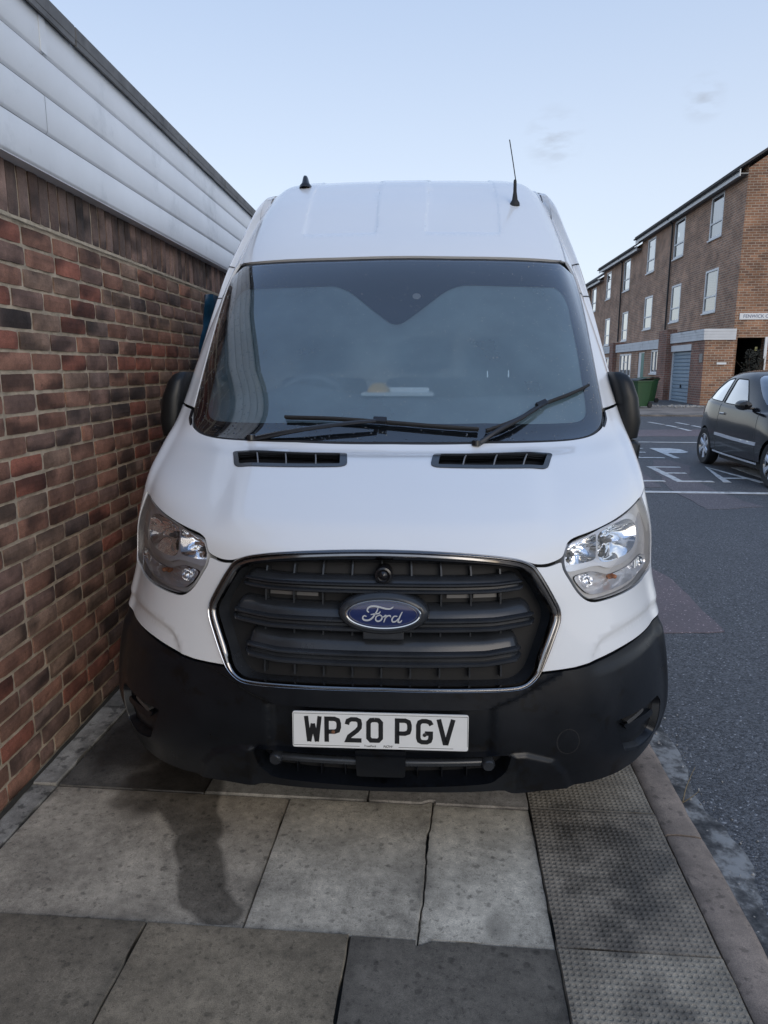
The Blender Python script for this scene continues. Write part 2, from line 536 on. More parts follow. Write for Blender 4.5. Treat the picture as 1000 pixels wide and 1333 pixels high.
def panel(net, name, outer, m, parent=None, holes=(), off=0.0, skirt=0.012, step=.1, extra=(), offf=None, lip=0.002):
    """a sheet-metal, plastic or glass panel: the region of the net inside an outline, with a turned-in edge"""
    vs, T = tri_region(outer, list(holes), step, extra)
    o = off if offf is None else off + offf(vs[:, 0], vs[:, 1])
    P = net.P(vs[:, 0], vs[:, 1], o)
    Nn = net.normal(vs[:, 0], vs[:, 1])
    verts = [tuple(p) for p in P]; faces = [tuple(t) for t in T]; sm = [True]*len(faces)
    if skirt:
        cnt = {}
        for t in T:
            for i in range(3):
                e = (t[i], t[(i+1) % 3]); k = (min(e), max(e))
                cnt.setdefault(k, []).append(e)
        ed = [x[0] for x in cnt.values() if len(x) == 1]
        idx = {}
        def low(i, kk):
            if (i, kk) not in idx:
                idx[(i, kk)] = len(verts)
                verts.append(tuple(P[i]-Nn[i]*(skirt if kk else 0.0)))
            return idx[(i, kk)]
        for a, b in ed:
            faces.append((a, low(a, 1), low(b, 1), b)); sm.append(True)
    me_o = link_mesh(name, verts, faces, m, parent, sm)
    if skirt:
        # keep the fold at the edge crisp
        me = me_o.data
        sh = me.attributes.new('sharp_edge', 'BOOLEAN', 'EDGE')
        bset = {(min(a, b), max(a, b)) for a, b in ed}
        for e in me.edges:
            k = (min(e.vertices), max(e.vertices))
            if k in bset: sh.data[e.index].value = True
    return me_o

def wall_ring(net, name, outline, m, parent, o0, o1, step=.06, shrink=0.0):
    q = np.array(dens(outline, step)); c = q.mean(0)
    q2 = c+(q-c)*(1-shrink)
    A = net.P(q[:, 0], q[:, 1], o0); B = net.P(q2[:, 0], q2[:, 1], o1)
    n = len(q); v = [tuple(p) for p in A]+[tuple(p) for p in B]
    return link_mesh(name, v, [(i, (i+1) % n, n+(i+1) % n, n+i) for i in range(n)], m, parent, True)

def sweep(net, name, path, prof, m, parent, closed=False, smooth=True, scale=None):
    """path: (u,v) list on the net; prof: (sideways metres, off metres) list"""
    q = np.array(path, float)
    P = net.P(q[:, 0], q[:, 1], 0.); Nn = net.normal(q[:, 0], q[:, 1])
    n = len(q)
    if closed: Tn = np.roll(P, -1, 0)-np.roll(P, 1, 0)
    else: Tn = np.gradient(P, axis=0)
    Tn /= np.linalg.norm(Tn, axis=1, keepdims=True)
    S = np.cross(Nn, Tn)
    sc_ = scale if scale is not None else [1.]*n
    rings = [[tuple(P[i]+S[i]*a*sc_[i]+Nn[i]*b) for a, b in prof] for i in range(n)]
    mb = MB(); mb.grid(rings, smooth, closed, False)
    if not closed:
        mb.face(rings[0]); mb.face(rings[-1][::-1])
    return mb.build(name, m, parent)

def sstep(x, a, b):
    t = np.clip((x-a)/(b-a), 0, 1); return t*t*(3-2*t)

# ------------------------------------------------------------------ the van
VAN = [
 [(0,.045,.235),(.31,.060,.235),(.60,.125,.24),(.81,.245,.245),(.945,.42,.255),(1.0,.61,.28),(1.02,1.6,.30),(1.02,5.6,.30)],
 [(0,.012,.35),(.31,.030,.35),(.60,.095,.35),(.815,.215,.355),(.955,.39,.37),(1.01,.60,.385),(1.025,1.6,.40),(1.025,5.6,.40)],
 [(0,.000,.49),(.31,.020,.49),(.59,.085,.49),(.795,.205,.50),(.94,.390,.51),(1.002,.60,.52),(1.027,1.6,.52),(1.027,5.6,.52)],
 [(0,.008,.61),(.31,.028,.61),(.575,.095,.61),(.77,.215,.62),(.915,.40,.63),(.985,.61,.64),(1.022,1.6,.64),(1.022,5.6,.64)],
 [(0,.025,.79),(.31,.045,.79),(.56,.130,.79),(.745,.262,.80),(.875,.45,.81),(.95,.66,.82),(1.012,1.6,.82),(1.012,5.6,.82)],
 [(0,.045,.93),(.31,.065,.93),(.55,.160,.93),(.735,.30,.945),(.872,.49,.96),(.95,.70,.97),(1.005,1.6,.97),(1.005,5.6,.97)],
 [(0,.100,1.02),(.30,.120,1.02),(.54,.200,1.025),(.72,.340,1.04),(.858,.525,1.065),(.937,.74,1.08),(1.0,1.6,1.08),(1.0,5.6,1.08)],
 [(0,.26,1.10),(.30,.28,1.10),(.545,.345,1.105),(.73,.455,1.115),(.860,.615,1.135),(.942,.82,1.15),(1.0,1.65,1.15),(1.0,5.6,1.15)],
 [(0,.53,1.195),(.30,.545,1.195),(.57,.605,1.20),(.75,.70,1.205),(.875,.825,1.215),(.955,1.0,1.23),(1.005,1.75,1.235),(1.005,5.6,1.235)],
 [(0,.72,1.25),(.30,.735,1.255),(.58,.81,1.27),(.775,.915,1.29),(.885,1.03,1.31),(.96,1.22,1.335),(1.005,1.85,1.34),(1.005,5.6,1.34)],
 [(0,.97,1.50),(.30,.98,1.50),(.56,1.04,1.51),(.745,1.12,1.52),(.855,1.225,1.535),(.93,1.40,1.55),(.985,2.0,1.55),(.985,5.6,1.55)],
 [(0,1.22,1.76),(.30,1.23,1.76),(.545,1.28,1.765),(.72,1.35,1.775),(.82,1.45,1.79),(.885,1.61,1.80),(.945,2.1,1.80),(.945,5.6,1.80)],
 [(0,1.46,2.005),(.30,1.47,2.00),(.54,1.51,2.00),(.705,1.57,2.0),(.79,1.66,2.005),(.85,1.81,2.01),(.905,2.2,2.01),(.905,5.6,2.01)],
 [(0,1.78,2.22),(.30,1.79,2.22),(.54,1.82,2.22),(.69,1.87,2.22),(.766,1.95,2.22),(.82,2.09,2.22),(.875,2.4,2.22),(.88,5.6,2.22)],
 [(0,2.12,2.43),(.30,2.13,2.43),(.53,2.15,2.43),(.665,2.19,2.43),(.735,2.26,2.425),(.785,2.37,2.42),(.84,2.6,2.42),(.85,5.6,2.42)],
 [(0,2.45,2.575),(.28,2.45,2.575),(.51,2.465,2.57),(.64,2.50,2.57),(.705,2.56,2.555),(.75,2.66,2.545),(.79,2.85,2.54),(.81,5.6,2.54)],
 [(0,3.1,2.66),(.27,3.1,2.66),(.49,3.1,2.655),(.615,3.12,2.645),(.675,3.15,2.625),(.72,3.2,2.60),(.75,3.3,2.595),(.775,5.6,2.595)],
 [(0,5.6,2.67),(.27,5.6,2.67),(.49,5.6,2.665),(.615,5.6,2.65),(.675,5.6,2.63),(.72,5.6,2.605),(.75,5.6,2.6),(.775,5.61,2.6)],
]
CRE = catmull([(2.26, 3.18), (2.46, 3.45), (2.72, 3.54), (3.33, 3.575), (4.3, 3.53), (5.2, 3.6)], 5)
CREU = np.array([p[0] for p in CRE]); CREV = np.array([p[1] for p in CRE])
def van_disp(u, v):
    a = np.abs(u)
    d = .009*sstep(a, 2.05, 1.62)*sstep(v, 5.9, 6.5)*sstep(v, 8.75, 8.2)          # raised middle of the bonnet
    d = d - .007*sstep(v, np.interp(a, CREU, CREV)+.05, np.interp(a, CREU, CREV)-.05)*sstep(a, 2.2, 2.45)*sstep(a, 5.6, 5.0)*sstep(v, 3.0, 3.1)
    l1 = 1.70+(v-12.7)*.085; l2 = .39+(v-12.7)*.025
    rib = sstep(a, l2-.012, l2+.012)*sstep(a, l1+.02, l1-.02)*sstep(v, 12.70, 12.76)
    d = d - .005*rib                                                              # pressed panels in the roof front
    return d
NETV = Net(VAN, van_disp)

van = empty("delivery_van", (-.170, 1.92, 0), R(1.6))
tag(van, "white high roof panel van parked on the pavement right up against the brick wall", "van")

hl = [(4.232,6.08,.03),(3.638,6.012,.3),(2.13,5.798,.22),(1.985,5.272,.2),(1.995,4.982,.12),(2.185,4.422,.2),(2.375,4.203,.16),(2.725,4.16,.2),(3.95,4.10,.2),(4.56,4.20,.2),(4.57,4.655,.2),(4.40,5.458,.3)]
HL = rnd(hl)
gr_half = [(0,5.715,0),(.35,5.70,.3),(.75,5.63,.3),(1.10,5.51,.3),(1.378,5.355,.12),(1.527,5.168,.1),(1.85,4.16,.14),(1.842,3.948,.14),(1.545,3.128,.1),(1.398,2.928,.12),(1.22,2.90,.1),(0,2.94,0)]
GR = rnd(mirror(gr_half))
ws_half = [(0,9.03,0),(1.208,9.0,0),(2.525,8.84,.3),(2.95,8.86,.2),(3.40,9.04,.2),(3.64,9.27,.15),(3.94,10.275,.4),(4.36,11.3,.3),(4.42,11.75,.15),(3.45,12.0,.15),(1.262,12.015,0),(0,12.0,0)]
WS = rnd(mirror(ws_half))
def shift(poly, d):
    """push a closed (u,v) outline outward by d"""
    P = np.array([p[:2] for p in poly]); n = len(P)
    ar = np.sum(P[:, 0]*np.roll(P[:, 1], -1)-np.roll(P[:, 0], -1)*P[:, 1])
    T = np.roll(P, -1, 0)-np.roll(P, 1, 0); T /= np.maximum(np.linalg.norm(T, axis=1, keepdims=True), 1e-9)
    Nn = np.stack([T[:, 1], -T[:, 0]], 1)*(1 if ar > 0 else -1)
    return [tuple(x) for x in P+Nn*d]

# --- side panels (front wing, pillar, door and load side in one pressing), one for each side
def arch(yc, zc=.36, r=.42, n=14, rev=False):
    a = [(yc-r*math.cos(math.pi*k/n), zc+r*math.sin(math.pi*k/n)) for k in range(n+1)]
    return [NETV.side_uv(y, z) for y, z in a]
front_arch = arch(1.04)      # from front foot to rear foot
rear_arch = arch(4.34)
SILL_V = .35
side = [(1.565,3.19,0),(2.035,3.19,0),(2.338,3.215,.2),(2.962,3.28,.3),(4.022,3.285,.3),(4.75,3.33,0)]
k0 = next(i for i, p in enumerate(front_arch) if p[1] > 3.36)
side += [(front_arch[k0][0]-.03, 3.36, 0)] + [(p[0], p[1], 0) for p in front_arch[k0:] if p[1] > SILL_V]
side += [(front_arch[-1][0], SILL_V, 0), (rear_arch[0][0], SILL_V, 0)] + [(p[0], p[1], 0) for p in rear_arch if p[1] > SILL_V]
side += [(rear_arch[-1][0], SILL_V, 0), (7, SILL_V, 0), (7, 17, 0), (5.9, 17, 0), (5.87,16,0), (5.77,14.85,0), (5.22,13.7,0), (4.52,12.8,0), (4.16,12.10,.05),
         (4.47,11.86,.1),(4.43,11.3,.2),(3.99,10.275,.3),(3.70,9.31,.05),(4.3,9.285,.1),(5.20,9.232,.15),(5.33,8.6,.2),(5.24,7.5,.3),(4.95,6.62,.2),(4.30,6.13,0)]
side += [(4.45,5.47,.2),(4.63,4.66,.2),(4.62,4.17,.2),(3.97,4.055,.25),(2.725,4.115,.2),(2.36,4.15,.2),(2.15,4.40,.2),(1.95,4.97,.15),(1.94,5.20,.05),
         (1.74,5.11,.1),(1.575,5.15,0),(1.60,5.06,0),(1.895,4.16,.1),(1.885,3.94,.1)]
SIDE = rnd(side, .1)
win = [NETV.side_uv(y, z) for y, z in ((1.62,1.42),(2.28,1.42),(2.28,1.90),(1.95,1.90))]
win = [(p[0], p[1], .12) for p in win]
WIN = rnd(win)
ex = []
for t in np.arange(2.3, 5.0, .05):
    c = float(np.interp(t, CREU, CREV)); ex += [(t, c-.05), (t, c), (t, c+.05)]
for sgn in (1, -1):
    f = (lambda q: q) if sgn > 0 else flip
    panel(NETV, "body_side", f(SIDE), M['white'], van, [f(WIN)], step=.09, extra=[(sgn*a, b) for a, b in ex])
    panel(NETV, "door_glass", f(shift(WIN, -.01)), M['glass_side'], van, off=-.006, skirt=0)
    panel(NETV, "window_seal", f(shift(WIN, .03)), M['rubber'], van, [f(shift(WIN, -.035))], off=.002, skirt=.006)

# --- bonnet
hood_half = [(0,5.795,0),(.35,5.78,.3),(.75,5.71,.3),(1.10,5.59,.3),(1.385,5.435,.12),(1.56,5.235,.1),(1.74,5.205,.1),(1.965,5.32,.1),(2.09,5.86,.2),(3.62,6.075,.3),(4.23,6.15,.05),(4.92,6.66,.2),(5.19,7.5,.3),(5.28,8.6,.2),(5.15,9.20,.12),(3.78,9.255,.05),(3.45,8.97,.1),(2.98,8.80,.2),(2.525,8.775,.3),(1.208,8.93,0),(0,8.96,0)]
HOOD = rnd(mirror(hood_half))
vent_q = [(2.065,8.30),(.528,8.56),(.468,7.83),(1.928,7.74)]
VENT = rnd(vent_q, .12)
panel(NETV, "bonnet", HOOD, M['white'], van, [shift(VENT, -.03), flip(shift(VENT, -.03))], step=.08)

# --- roof cap and its side channels
roof_half = [(0,12.09,0),(1.262,12.10,0),(3.42,12.085,.05),(3.70,12.10,.05),(3.98,12.78,.1),(4.80,13.7,.2),(5.36,14.85,.2),(5.5,16,.2),(5.52,17,0),(0,17,0)]
ex = []
for v in np.arange(12.7, 17, .08):
    for c, w in ((1.70+(v-12.7)*.085, .02), (.39+(v-12.7)*.025, .012)):
        for s in (-1, 1): ex += [(s*(c-w), v), (s*c, v), (s*(c+w), v)]
for u in np.arange(.36, 1.76, .06):
    for s in (-1, 1): ex += [(s*u, 12.70), (s*u, 12.73), (s*u, 12.76)]
panel(NETV, "roof", rnd(mirror(roof_half), .05), M['white'], van, step=.09, extra=ex)
chan = [(3.74,12.10,0),(4.02,12.78,.1),(4.84,13.7,.2),(5.40,14.85,.2),(5.54,16,.2),(5.56,17,0),(5.86,17,0),(5.83,16,.2),(5.73,14.85,.2),(5.17,13.7,.2),(4.48,12.8,.1),(4.12,12.10,0)]
for f in ((lambda q: q), flip):
    panel(NETV, "roof_channel", f(rnd(chan)), M['white'], van, off=-.006, skirt=.01, step=.07)
# rear doors close the back
pr = NETV.raw(np.full(60, 7.), np.linspace(.3, 17, 60))
pts = [tuple(p) for p in pr]+[(-p[0], p[1], p[2]) for p in pr[::-1]]
link_mesh("rear_door", [(p[0], 5.6, p[2]) for p in pts], [tuple(range(len(pts)))], M['white'], van)

# --- windscreen, its black border, and small trims at the lower corners
frit_half = [(0,9.35,0),(1.188,9.325,0),(1.845,9.26,0),(2.78,9.19,.2),(3.06,9.29,.2),(3.30,10.2,.3),(3.42,11.2,.25),(3.05,11.49,.2),(.93,11.53,.12),(.70,11.42,.15),(.30,11.02,.12),(.09,10.83,.06),(0,10.81,0)]
ws = panel(NETV, "windscreen", WS, M['glass_ws'], van, off=-.003, skirt=0, step=.09)
panel(NETV, "mist_haze_film", rnd(mirror([(0,9.2,0),(1.9,9.1,0),(3.0,9.1,.1),(3.5,9.5,.2),(4.1,11.2,.2),(3.3,11.75,.1),(0,11.8,0)])), M['mist_haze'], ws, off=-.016, skirt=0, step=.15)
panel(NETV, "windscreen_border", shift(WS, -.004), M['frit'], ws, [rnd(mirror(frit_half))], off=-.010, skirt=0, step=.09)
panel(NETV, "windscreen_seal", shift(WS, .045), M['seal'], van, [shift(WS, -.015)], off=-.006, skirt=.006)
for f in ((lambda q: q), flip):
    panel(NETV, "corner_trim", f(rnd([(3.69,9.26),(3.66,9.15),(3.44,8.97),(3.50,8.94),(3.72,9.09),(3.75,9.24)], .04)), M['gloss_black'], van, off=.003, skirt=.01, step=.05)
    panel(NETV, "pillar_seam", f([(4.42,11.30),(4.95,11.27),(5.6,11.26),(5.6,11.285),(4.95,11.30),(4.42,11.325)]), M['seal'], van, off=.0008, skirt=0, step=.08)
# rain sensor spot behind the glass
mb = MB(); c = NETV.P(.27, 11.30, -.0085); n = Vector(NETV.normal(.27, 11.30))
mb.lathe([(.0001,.001),(.018,.001),(.018,-.002)], Matrix.Translation(Vector(c)) @ n.to_track_quat('Z','Y').to_matrix().to_4x4(), 20)
mb.build("rain_sensor", M['lamp_grey'], ws)

# --- unseen dark inner shell added behind the front panels (keeps the gaps and recesses dark)
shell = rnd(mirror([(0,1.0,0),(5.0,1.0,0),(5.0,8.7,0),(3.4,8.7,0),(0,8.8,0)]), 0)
panel(NETV, "dark_inner_shell", shell, M['black'], van, [GR, HL, flip(HL)], off=-.045, skirt=0, step=.2)

for s in (1, -1):
    f = (lambda q: q) if s > 0 else flip
    for pts_ in ([(1.34,.45),(1.36,1.0),(1.42,1.30)], [(2.36,.45),(2.36,1.3),(2.34,1.95)], [(1.40,1.99),(1.9,2.03),(2.34,1.97)]):
        A_ = [NETV.side_uv(pts_[0][0]+0*k, pts_[0][1]) for k in range(0)]
        for (ya, za), (yb, zb_) in zip(pts_[:-1], pts_[1:]):
            A_ += [NETV.side_uv(ya+(yb-ya)*k/6, za+(zb_-za)*k/6) for k in range(7 if (yb, zb_) == pts_[-1] else 6)]
        L_, R_ = ribbon(A_, .03)
        panel(NETV, "door_seam", f([tuple(p) for p in R_]+[tuple(p) for p in L_[::-1]]), M['seal'], van, off=.0008, skirt=0, step=.1)
    hx = NETV.P(s*NETV.side_uv(2.22, 1.18)[0], NETV.side_uv(2.22, 1.18)[1], .012)
    mb = MB(); mb.box(hx[0]-.014,hx[0]+.014,hx[1]-.10,hx[1]+.08,hx[2]-.02,hx[2]+.02,.008); mb.build("door_handle", M['rubber'], van)

# --- bumper
LOW = rnd(mirror([(0,1.27,0),(1.27,1.27,.08),(1.22,.8,.1),(1.08,.44,.1),(0,.31,0)]))
FOG = rnd([(2.525,1.685,.06),(3.715,1.58,.05),(3.86,1.345,.08),(3.66,.48,.12),(3.19,.5,.1),(2.74,.775,.1)])
LOWH = np.array([(1.965,.02),(1.71,1.02),(1.408,1.235),(1.27,1.25)])
def bump_off(u, v):
    a = np.abs(u)
    d = -.016*sstep(a, 1.13, 1.05)*sstep(v, 2.42, 2.37)*sstep(v, 1.15, 1.3)            # recess for the plate
    led = np.interp(a, [0, .433, 1.0, 1.283, 1.54, 1.9], [2.40, 2.40, 2.375, 2.633, 2.94, 3.2])
    d = d - .012*sstep(v, led+.03, led-.03)*sstep(a, 2.3, 1.5)
    pp = [(1.28,-.5),(1.28,1.22),(1.42,1.22),(1.71,1.00),(1.86,.55),(2.02,-.5)]
    Q = np.stack([a, np.asarray(v, float)], 1)
    sd = seg_dist(Q, pp)*np.where(in_poly(Q, pp), 1., -1.)
    pod = sstep(sd, -.06, .06)
    d = d + .011*pod
    d = d - .006*sstep(v, 1.30, 1.2)*sstep(a, 1.3, 1.2)
    d = d - .012*sstep(a, 2.4, 3.6)                                 # corners a little fuller
    return d
bum_half = [(0,2.90,0),(1.22,2.86,.1),(1.40,2.885,.12),(1.56,3.09,.03),(1.60,3.155,0),(2.035,3.15,0),(2.338,3.175,.2),(2.962,3.24,.3),(4.022,3.245,.3),(4.75,3.29,0),(front_arch[k0][0]-.03,3.32,0)]
fa = [p for p in front_arch[:k0+1] if .25 < p[1] < 3.3][::-1]
bum_half += [(p[0]-.01, p[1], 0) for p in fa] + [(fa[-1][0]-.02, .0, 0), (0, 0, 0)]
ex = []
for s in (-1, 1):
    for v in np.arange(1.1, 2.5, .06):
        for u in (1.02, 1.05, 1.08, 1.11, 1.14): ex.append((s*u, v))
    for u in np.arange(0, 1.9, .05):
        c = float(np.interp(u, [0,.433,1.0,1.283,1.54,1.9], [2.40,2.40,2.375,2.633,2.94,3.2]))
        ex += [(s*u, c+w) for w in (-.04,-.015,.015,.04)]
    for u in np.arange(1.3, 2.14, .03):
        for v in np.arange(.03, 1.36, .035): ex.append((s*u, v))
bumper = panel(NETV, "bumper", rnd(mirror(bum_half), .05), M['plastic'], van, [LOW, FOG, flip(FOG)], off=.007, skirt=.05, step=.085, extra=ex, offf=bump_off)
# lower air intake
wall_ring(NETV, "intake_surround", LOW, M['plastic'], bumper, .006, -.06)
panel(NETV, "intake_back", shift(LOW, .03), M['black'], bumper, off=-.058, skirt=0, step=.15)
mb = MB()
us = np.linspace(-1.05, 1.05, 40)
mb.tube([NETV.P(u, .98-.03*u*u*0, -.022) for u in us], .013, 10)
for u in (-1.05, 1.05):
    c = Vector(NETV.P(u, .98, -.012)); n = Vector(NETV.normal(u, .98))
    mb.lathe([(.0001,.014),(.016,.014),(.021,.008),(.022,-.02)], Matrix.Translation(c) @ n.to_track_quat('Z','Y').to_matrix().to_4x4(), 20)
mb.build("intake_bar", M['grille'], bumper)
for u in (-.85,-.6,-.36,.36,.6,.85):
    a = NETV.P(u, .40, -.055); b = NETV.P(u, 1.2, -.055); c = NETV.P(u, 1.2, -.03); d = NETV.P(u, .40, -.03)
    mb = MB(); w = Vector((.002, 0, 0))
    mb.grid([[Vector(a)-w, Vector(b)-w], [Vector(d)-w, Vector(c)-w], [Vector(d)+w, Vector(c)+w], [Vector(a)+w, Vector(b)+w]], False)
    mb.build("intake_rib", M['plastic'], bumper)
sq = rnd([(-.245,1.37),(.245,1.37),(.235,.60),(-.235,.60)], .05)
panel(NETV, "radar_cover", sq, M['plastic'], bumper, off=-.004, skirt=.05, step=.08)
# fog-lamp blanks in the corners
for f, s in (((lambda q: q), 1), (flip, -1)):
    wall_ring(NETV, "fog_pocket", f(FOG), M['plastic'], bumper, -.008, -.030, shrink=.06)
    fc = np.mean(np.array(FOG), 0)
    F2 = [tuple(fc+(np.array(p)-fc)*.96) for p in FOG]
    panel(NETV, "fog_blank", f(F2), M['plastic'], bumper, off=-.030, skirt=0, step=.1)
    panel(NETV, "fog_blank_rib", f(rnd([(2.78,1.42),(3.55,1.36),(3.60,1.18),(2.88,1.22)], .06)), M['plastic'], bumper, off=-.013, skirt=.02, step=.07)
    panel(NETV, "side_marker", f(rnd([(2.85,1.48),(3.26,1.57),(3.28,1.49),(2.88,1.39)], .04)), M['marker_grey'], bumper, off=-.012, skirt=.02, step=.06)
# towing-eye cap ring
q = [(1.885+.135*math.cos(t), 1.44+.30*math.sin(t)) for t in np.linspace(0, 2*math.pi, 40)[:-1]]
q2 = [(1.885+.125*math.cos(t), 1.44+.28*math.sin(t)) for t in np.linspace(0, 2*math.pi, 40)[:-1]]
panel(NETV, "towing_eye_cap", q, M['black'], bumper, [q2], off=.0074, skirt=0, step=.08, offf=bump_off)

# --- grille
grille = wall_ring(NETV, "grille", GR, M['grille'], van, -.002, -.075, shrink=.03)
panel(NETV, "grille_back", shift(GR, -.01), M['black'], grille, off=-.072, skirt=0, step=.2)
q_sur = dens(shift(GR, .012), .08)
sweep(NETV, "chrome_surround", q_sur, [(.002,-.012),(-.004,-.002),(-.009,.007),(-.014,.011),(-.020,.009),(-.0235,.003),(-.024,-.012)][::-1], M['dark_chrome'], grille, True, scale=[.42+.58*float(sstep(np.float64(v), 2.93, 3.5))-.15*float(sstep(np.float64(v), 5.0, 5.4)) for u, v in q_sur])
sweep(NETV, "chrome_edge", dens(shift(GR, .004), .08), [(-.001,.0),(.002,.0075),(.0035,.009),(.005,.0075),(.008,.0)], M['chrome'], grille, True)
def bar(name, pts, prof, bend=None):
    """horizontal grille bar: pts (u, v) of its front lip, prof (dv, off)"""
    q = np.array(pts, float); mb = MB()
    rings = []
    for i, (u, v) in enumerate(q):
        e = max(0., 1-(abs(abs(q[0, 0])-abs(u)) if q[0, 0]*q[-1, 0] < 0 else min(abs(u-q[0, 0]), abs(u-q[-1, 0])))/.12)
        rings.append([NETV.P(u, v+dv*(1-.35*e*e), of-.03*e*e) for dv, of in prof])
    mb.grid(rings, True)
    return mb.build(name, M['grille'], grille)
prof = [(.36,-.070),(.33,-.050),(.26,-.034),(.17,-.026),(.115,-.022),(.105,-.008),(.085,-.003),(.055,-.0035),(.045,-.014),(.005,-.020),(-.035,-.020),(-.045,-.009),(-.065,-.003),(-.105,-.004),(-.135,-.014),(-.165,-.034),(-.19,-.070)]
def prof_s(k): return [(a*k, b) for a, b in prof]
us = np.linspace(-1.47, 1.47, 60)
bar("grille_bar", [(u, 4.735+.05*max(0, abs(u)-1.1)/.4) for u in us], prof)
us = np.linspace(-1.42, 1.42, 60)
bar("grille_bar", [(u, 3.43+.07*max(0, abs(u)-1.0)/.4) for u in us], prof)
us = np.linspace(-1.60, 1.60, 70)
bar("grille_bar", [(u, 3.99+.07*max(0, abs(u)-1.1)/.45) for u in us], prof)
for u in (-1.2,-.86,-.56,-.28,.0,.28,.56,.86,1.2):
    mb = MB(); w = Vector((.0025, 0, 0))
    vs_ = np.linspace(3.05, 5.6, 14)
    vs_ = [v for v in vs_ if in_poly(np.array([[u, v]]), shift(GR, -.05))[0]]
    A = [Vector(NETV.P(u, v, -.070)) for v in vs_]; B = [Vector(NETV.P(u, v, -.046)) for v in vs_]
    mb.grid([[a-w for a in A], [b-w for b in B], [b+w for b in B], [a+w for a in A]], False)
    mb.build("grille_rib", M['grille'], grille)
for s in (-1, 1):
    for u0, u1 in ((.62, .85), (.90, 1.18)):
        panel(NETV, "grille_flap", [(s*u0, 4.44), (s*u1, 4.44), (s*u1, 4.62), (s*u0, 4.62)][::s], M['lamp_grey'], grille, off=-.066, skirt=.004, step=.1)
# camera eye above the badge
c = Vector(NETV.P(.02, 5.09, -.03)); n = Vector((0, -1, .05)).normalized()
Mx = Matrix.Translation(c) @ n.to_track_quat('Z','Y').to_matrix().to_4x4()
mb = MB(); mb.lathe([(.026,-.03),(.026,.018),(.024,.024),(.019,.026),(.018,.020),(.015,.018),(.011,.024),(.0001,.027)], Mx, 28)
mb.build("front_camera", M['gloss_black'], grille)
# badge: housing, rim, blue oval, script
c = Vector(NETV.P(.025, 4.235, .0)); c.y -= .004
nb = Vector((0, -1, .12)).normalized()
xb = Vector((1, 0, 0)); yb = nb.cross(xb).normalized()
BM = Matrix((( xb.x, yb.x, nb.x, c.x), (xb.y, yb.y, nb.y, c.y), (xb.z, yb.z, nb.z, c.z), (0, 0, 0, 1)))
def oval(mb, prof, n=64):
    mb.grid([[BM @ Vector((rx*math.cos(2*math.pi*k/n), ry*math.sin(2*math.pi*k/n), d)) for k in range(n)] for rx, ry, d in prof], True, False, True)
mb = MB(); oval(mb, [(.134,.066,-.05),(.134,.066,-.02),(.130,.062,-.004),(.122,.056,.006),(.112,.047,.009),(.104,.041,.006)])
mb.box(-.06,.06,-.078,-.03,-.05,-.004,.004,BM)
bh = mb.build("badge_holder", M['grille'], grille)
mb = MB(); oval(mb, [(.110,.0435,.004),(.1095,.043,.010),(.107,.0415,.012),(.1035,.039,.0115),(.1025,.0382,.009)])
oval(mb, [(.0985,.0350,.0095),(.0980,.0347,.0118),(.0970,.0340,.0118),(.0965,.0337,.0095)])
badge = mb.build("badge_rim", M['chrome'], bh)
mb = MB(); oval(mb, [(.1045,.0395,.009),(.08,.030,.0105),(.04,.015,.0112),(.0001,.0001,.0114)])
mb.build("badge_face", M['badge_blue'], bh)
def fs(x, y): return ((x-488)*.000350, (455-y)*.000350)
mb = MB(); D0 = Matrix.Translation((0, 0, .0100))
def stroke(p, w, ws=None):
    q = catmull([fs(*a) for a in p], 6)
    n = len(q)
    ww = [w*(.55+.45*math.sin(math.pi*min(1, max(0, (i+.5)/n)))) for i in range(n)]
    ribbon_mb(mb, q, ww, BM @ D0, .0028)
stroke([(372,440),(357,424),(372,396),(412,386),(460,394),(510,406),(548,406),(572,390)], .0052)
stroke([(446,398),(440,422),(420,455),(400,484),(370,504),(336,504),(320,488),(332,468),(352,474)], .0048)
stroke([(386,458),(425,450),(452,446),(466,430)], .0040)
stroke([(455,462),(432,474),(428,500),(446,512),(470,502),(480,478),(464,460),(455,462)], .0042)
stroke([(472,472),(492,474),(508,462),(512,470),(500,500),(494,520)], .0042)
stroke([(505,488),(525,466),(545,464),(552,476)], .0040)
stroke([(606,468),(580,468),(562,492),(568,514),(592,510),(612,486)], .0042)
stroke([(646,430),(632,456),(616,494),(612,514),(628,516),(644,500)], .0042)
mb.build("badge_script", M['script'], bh)

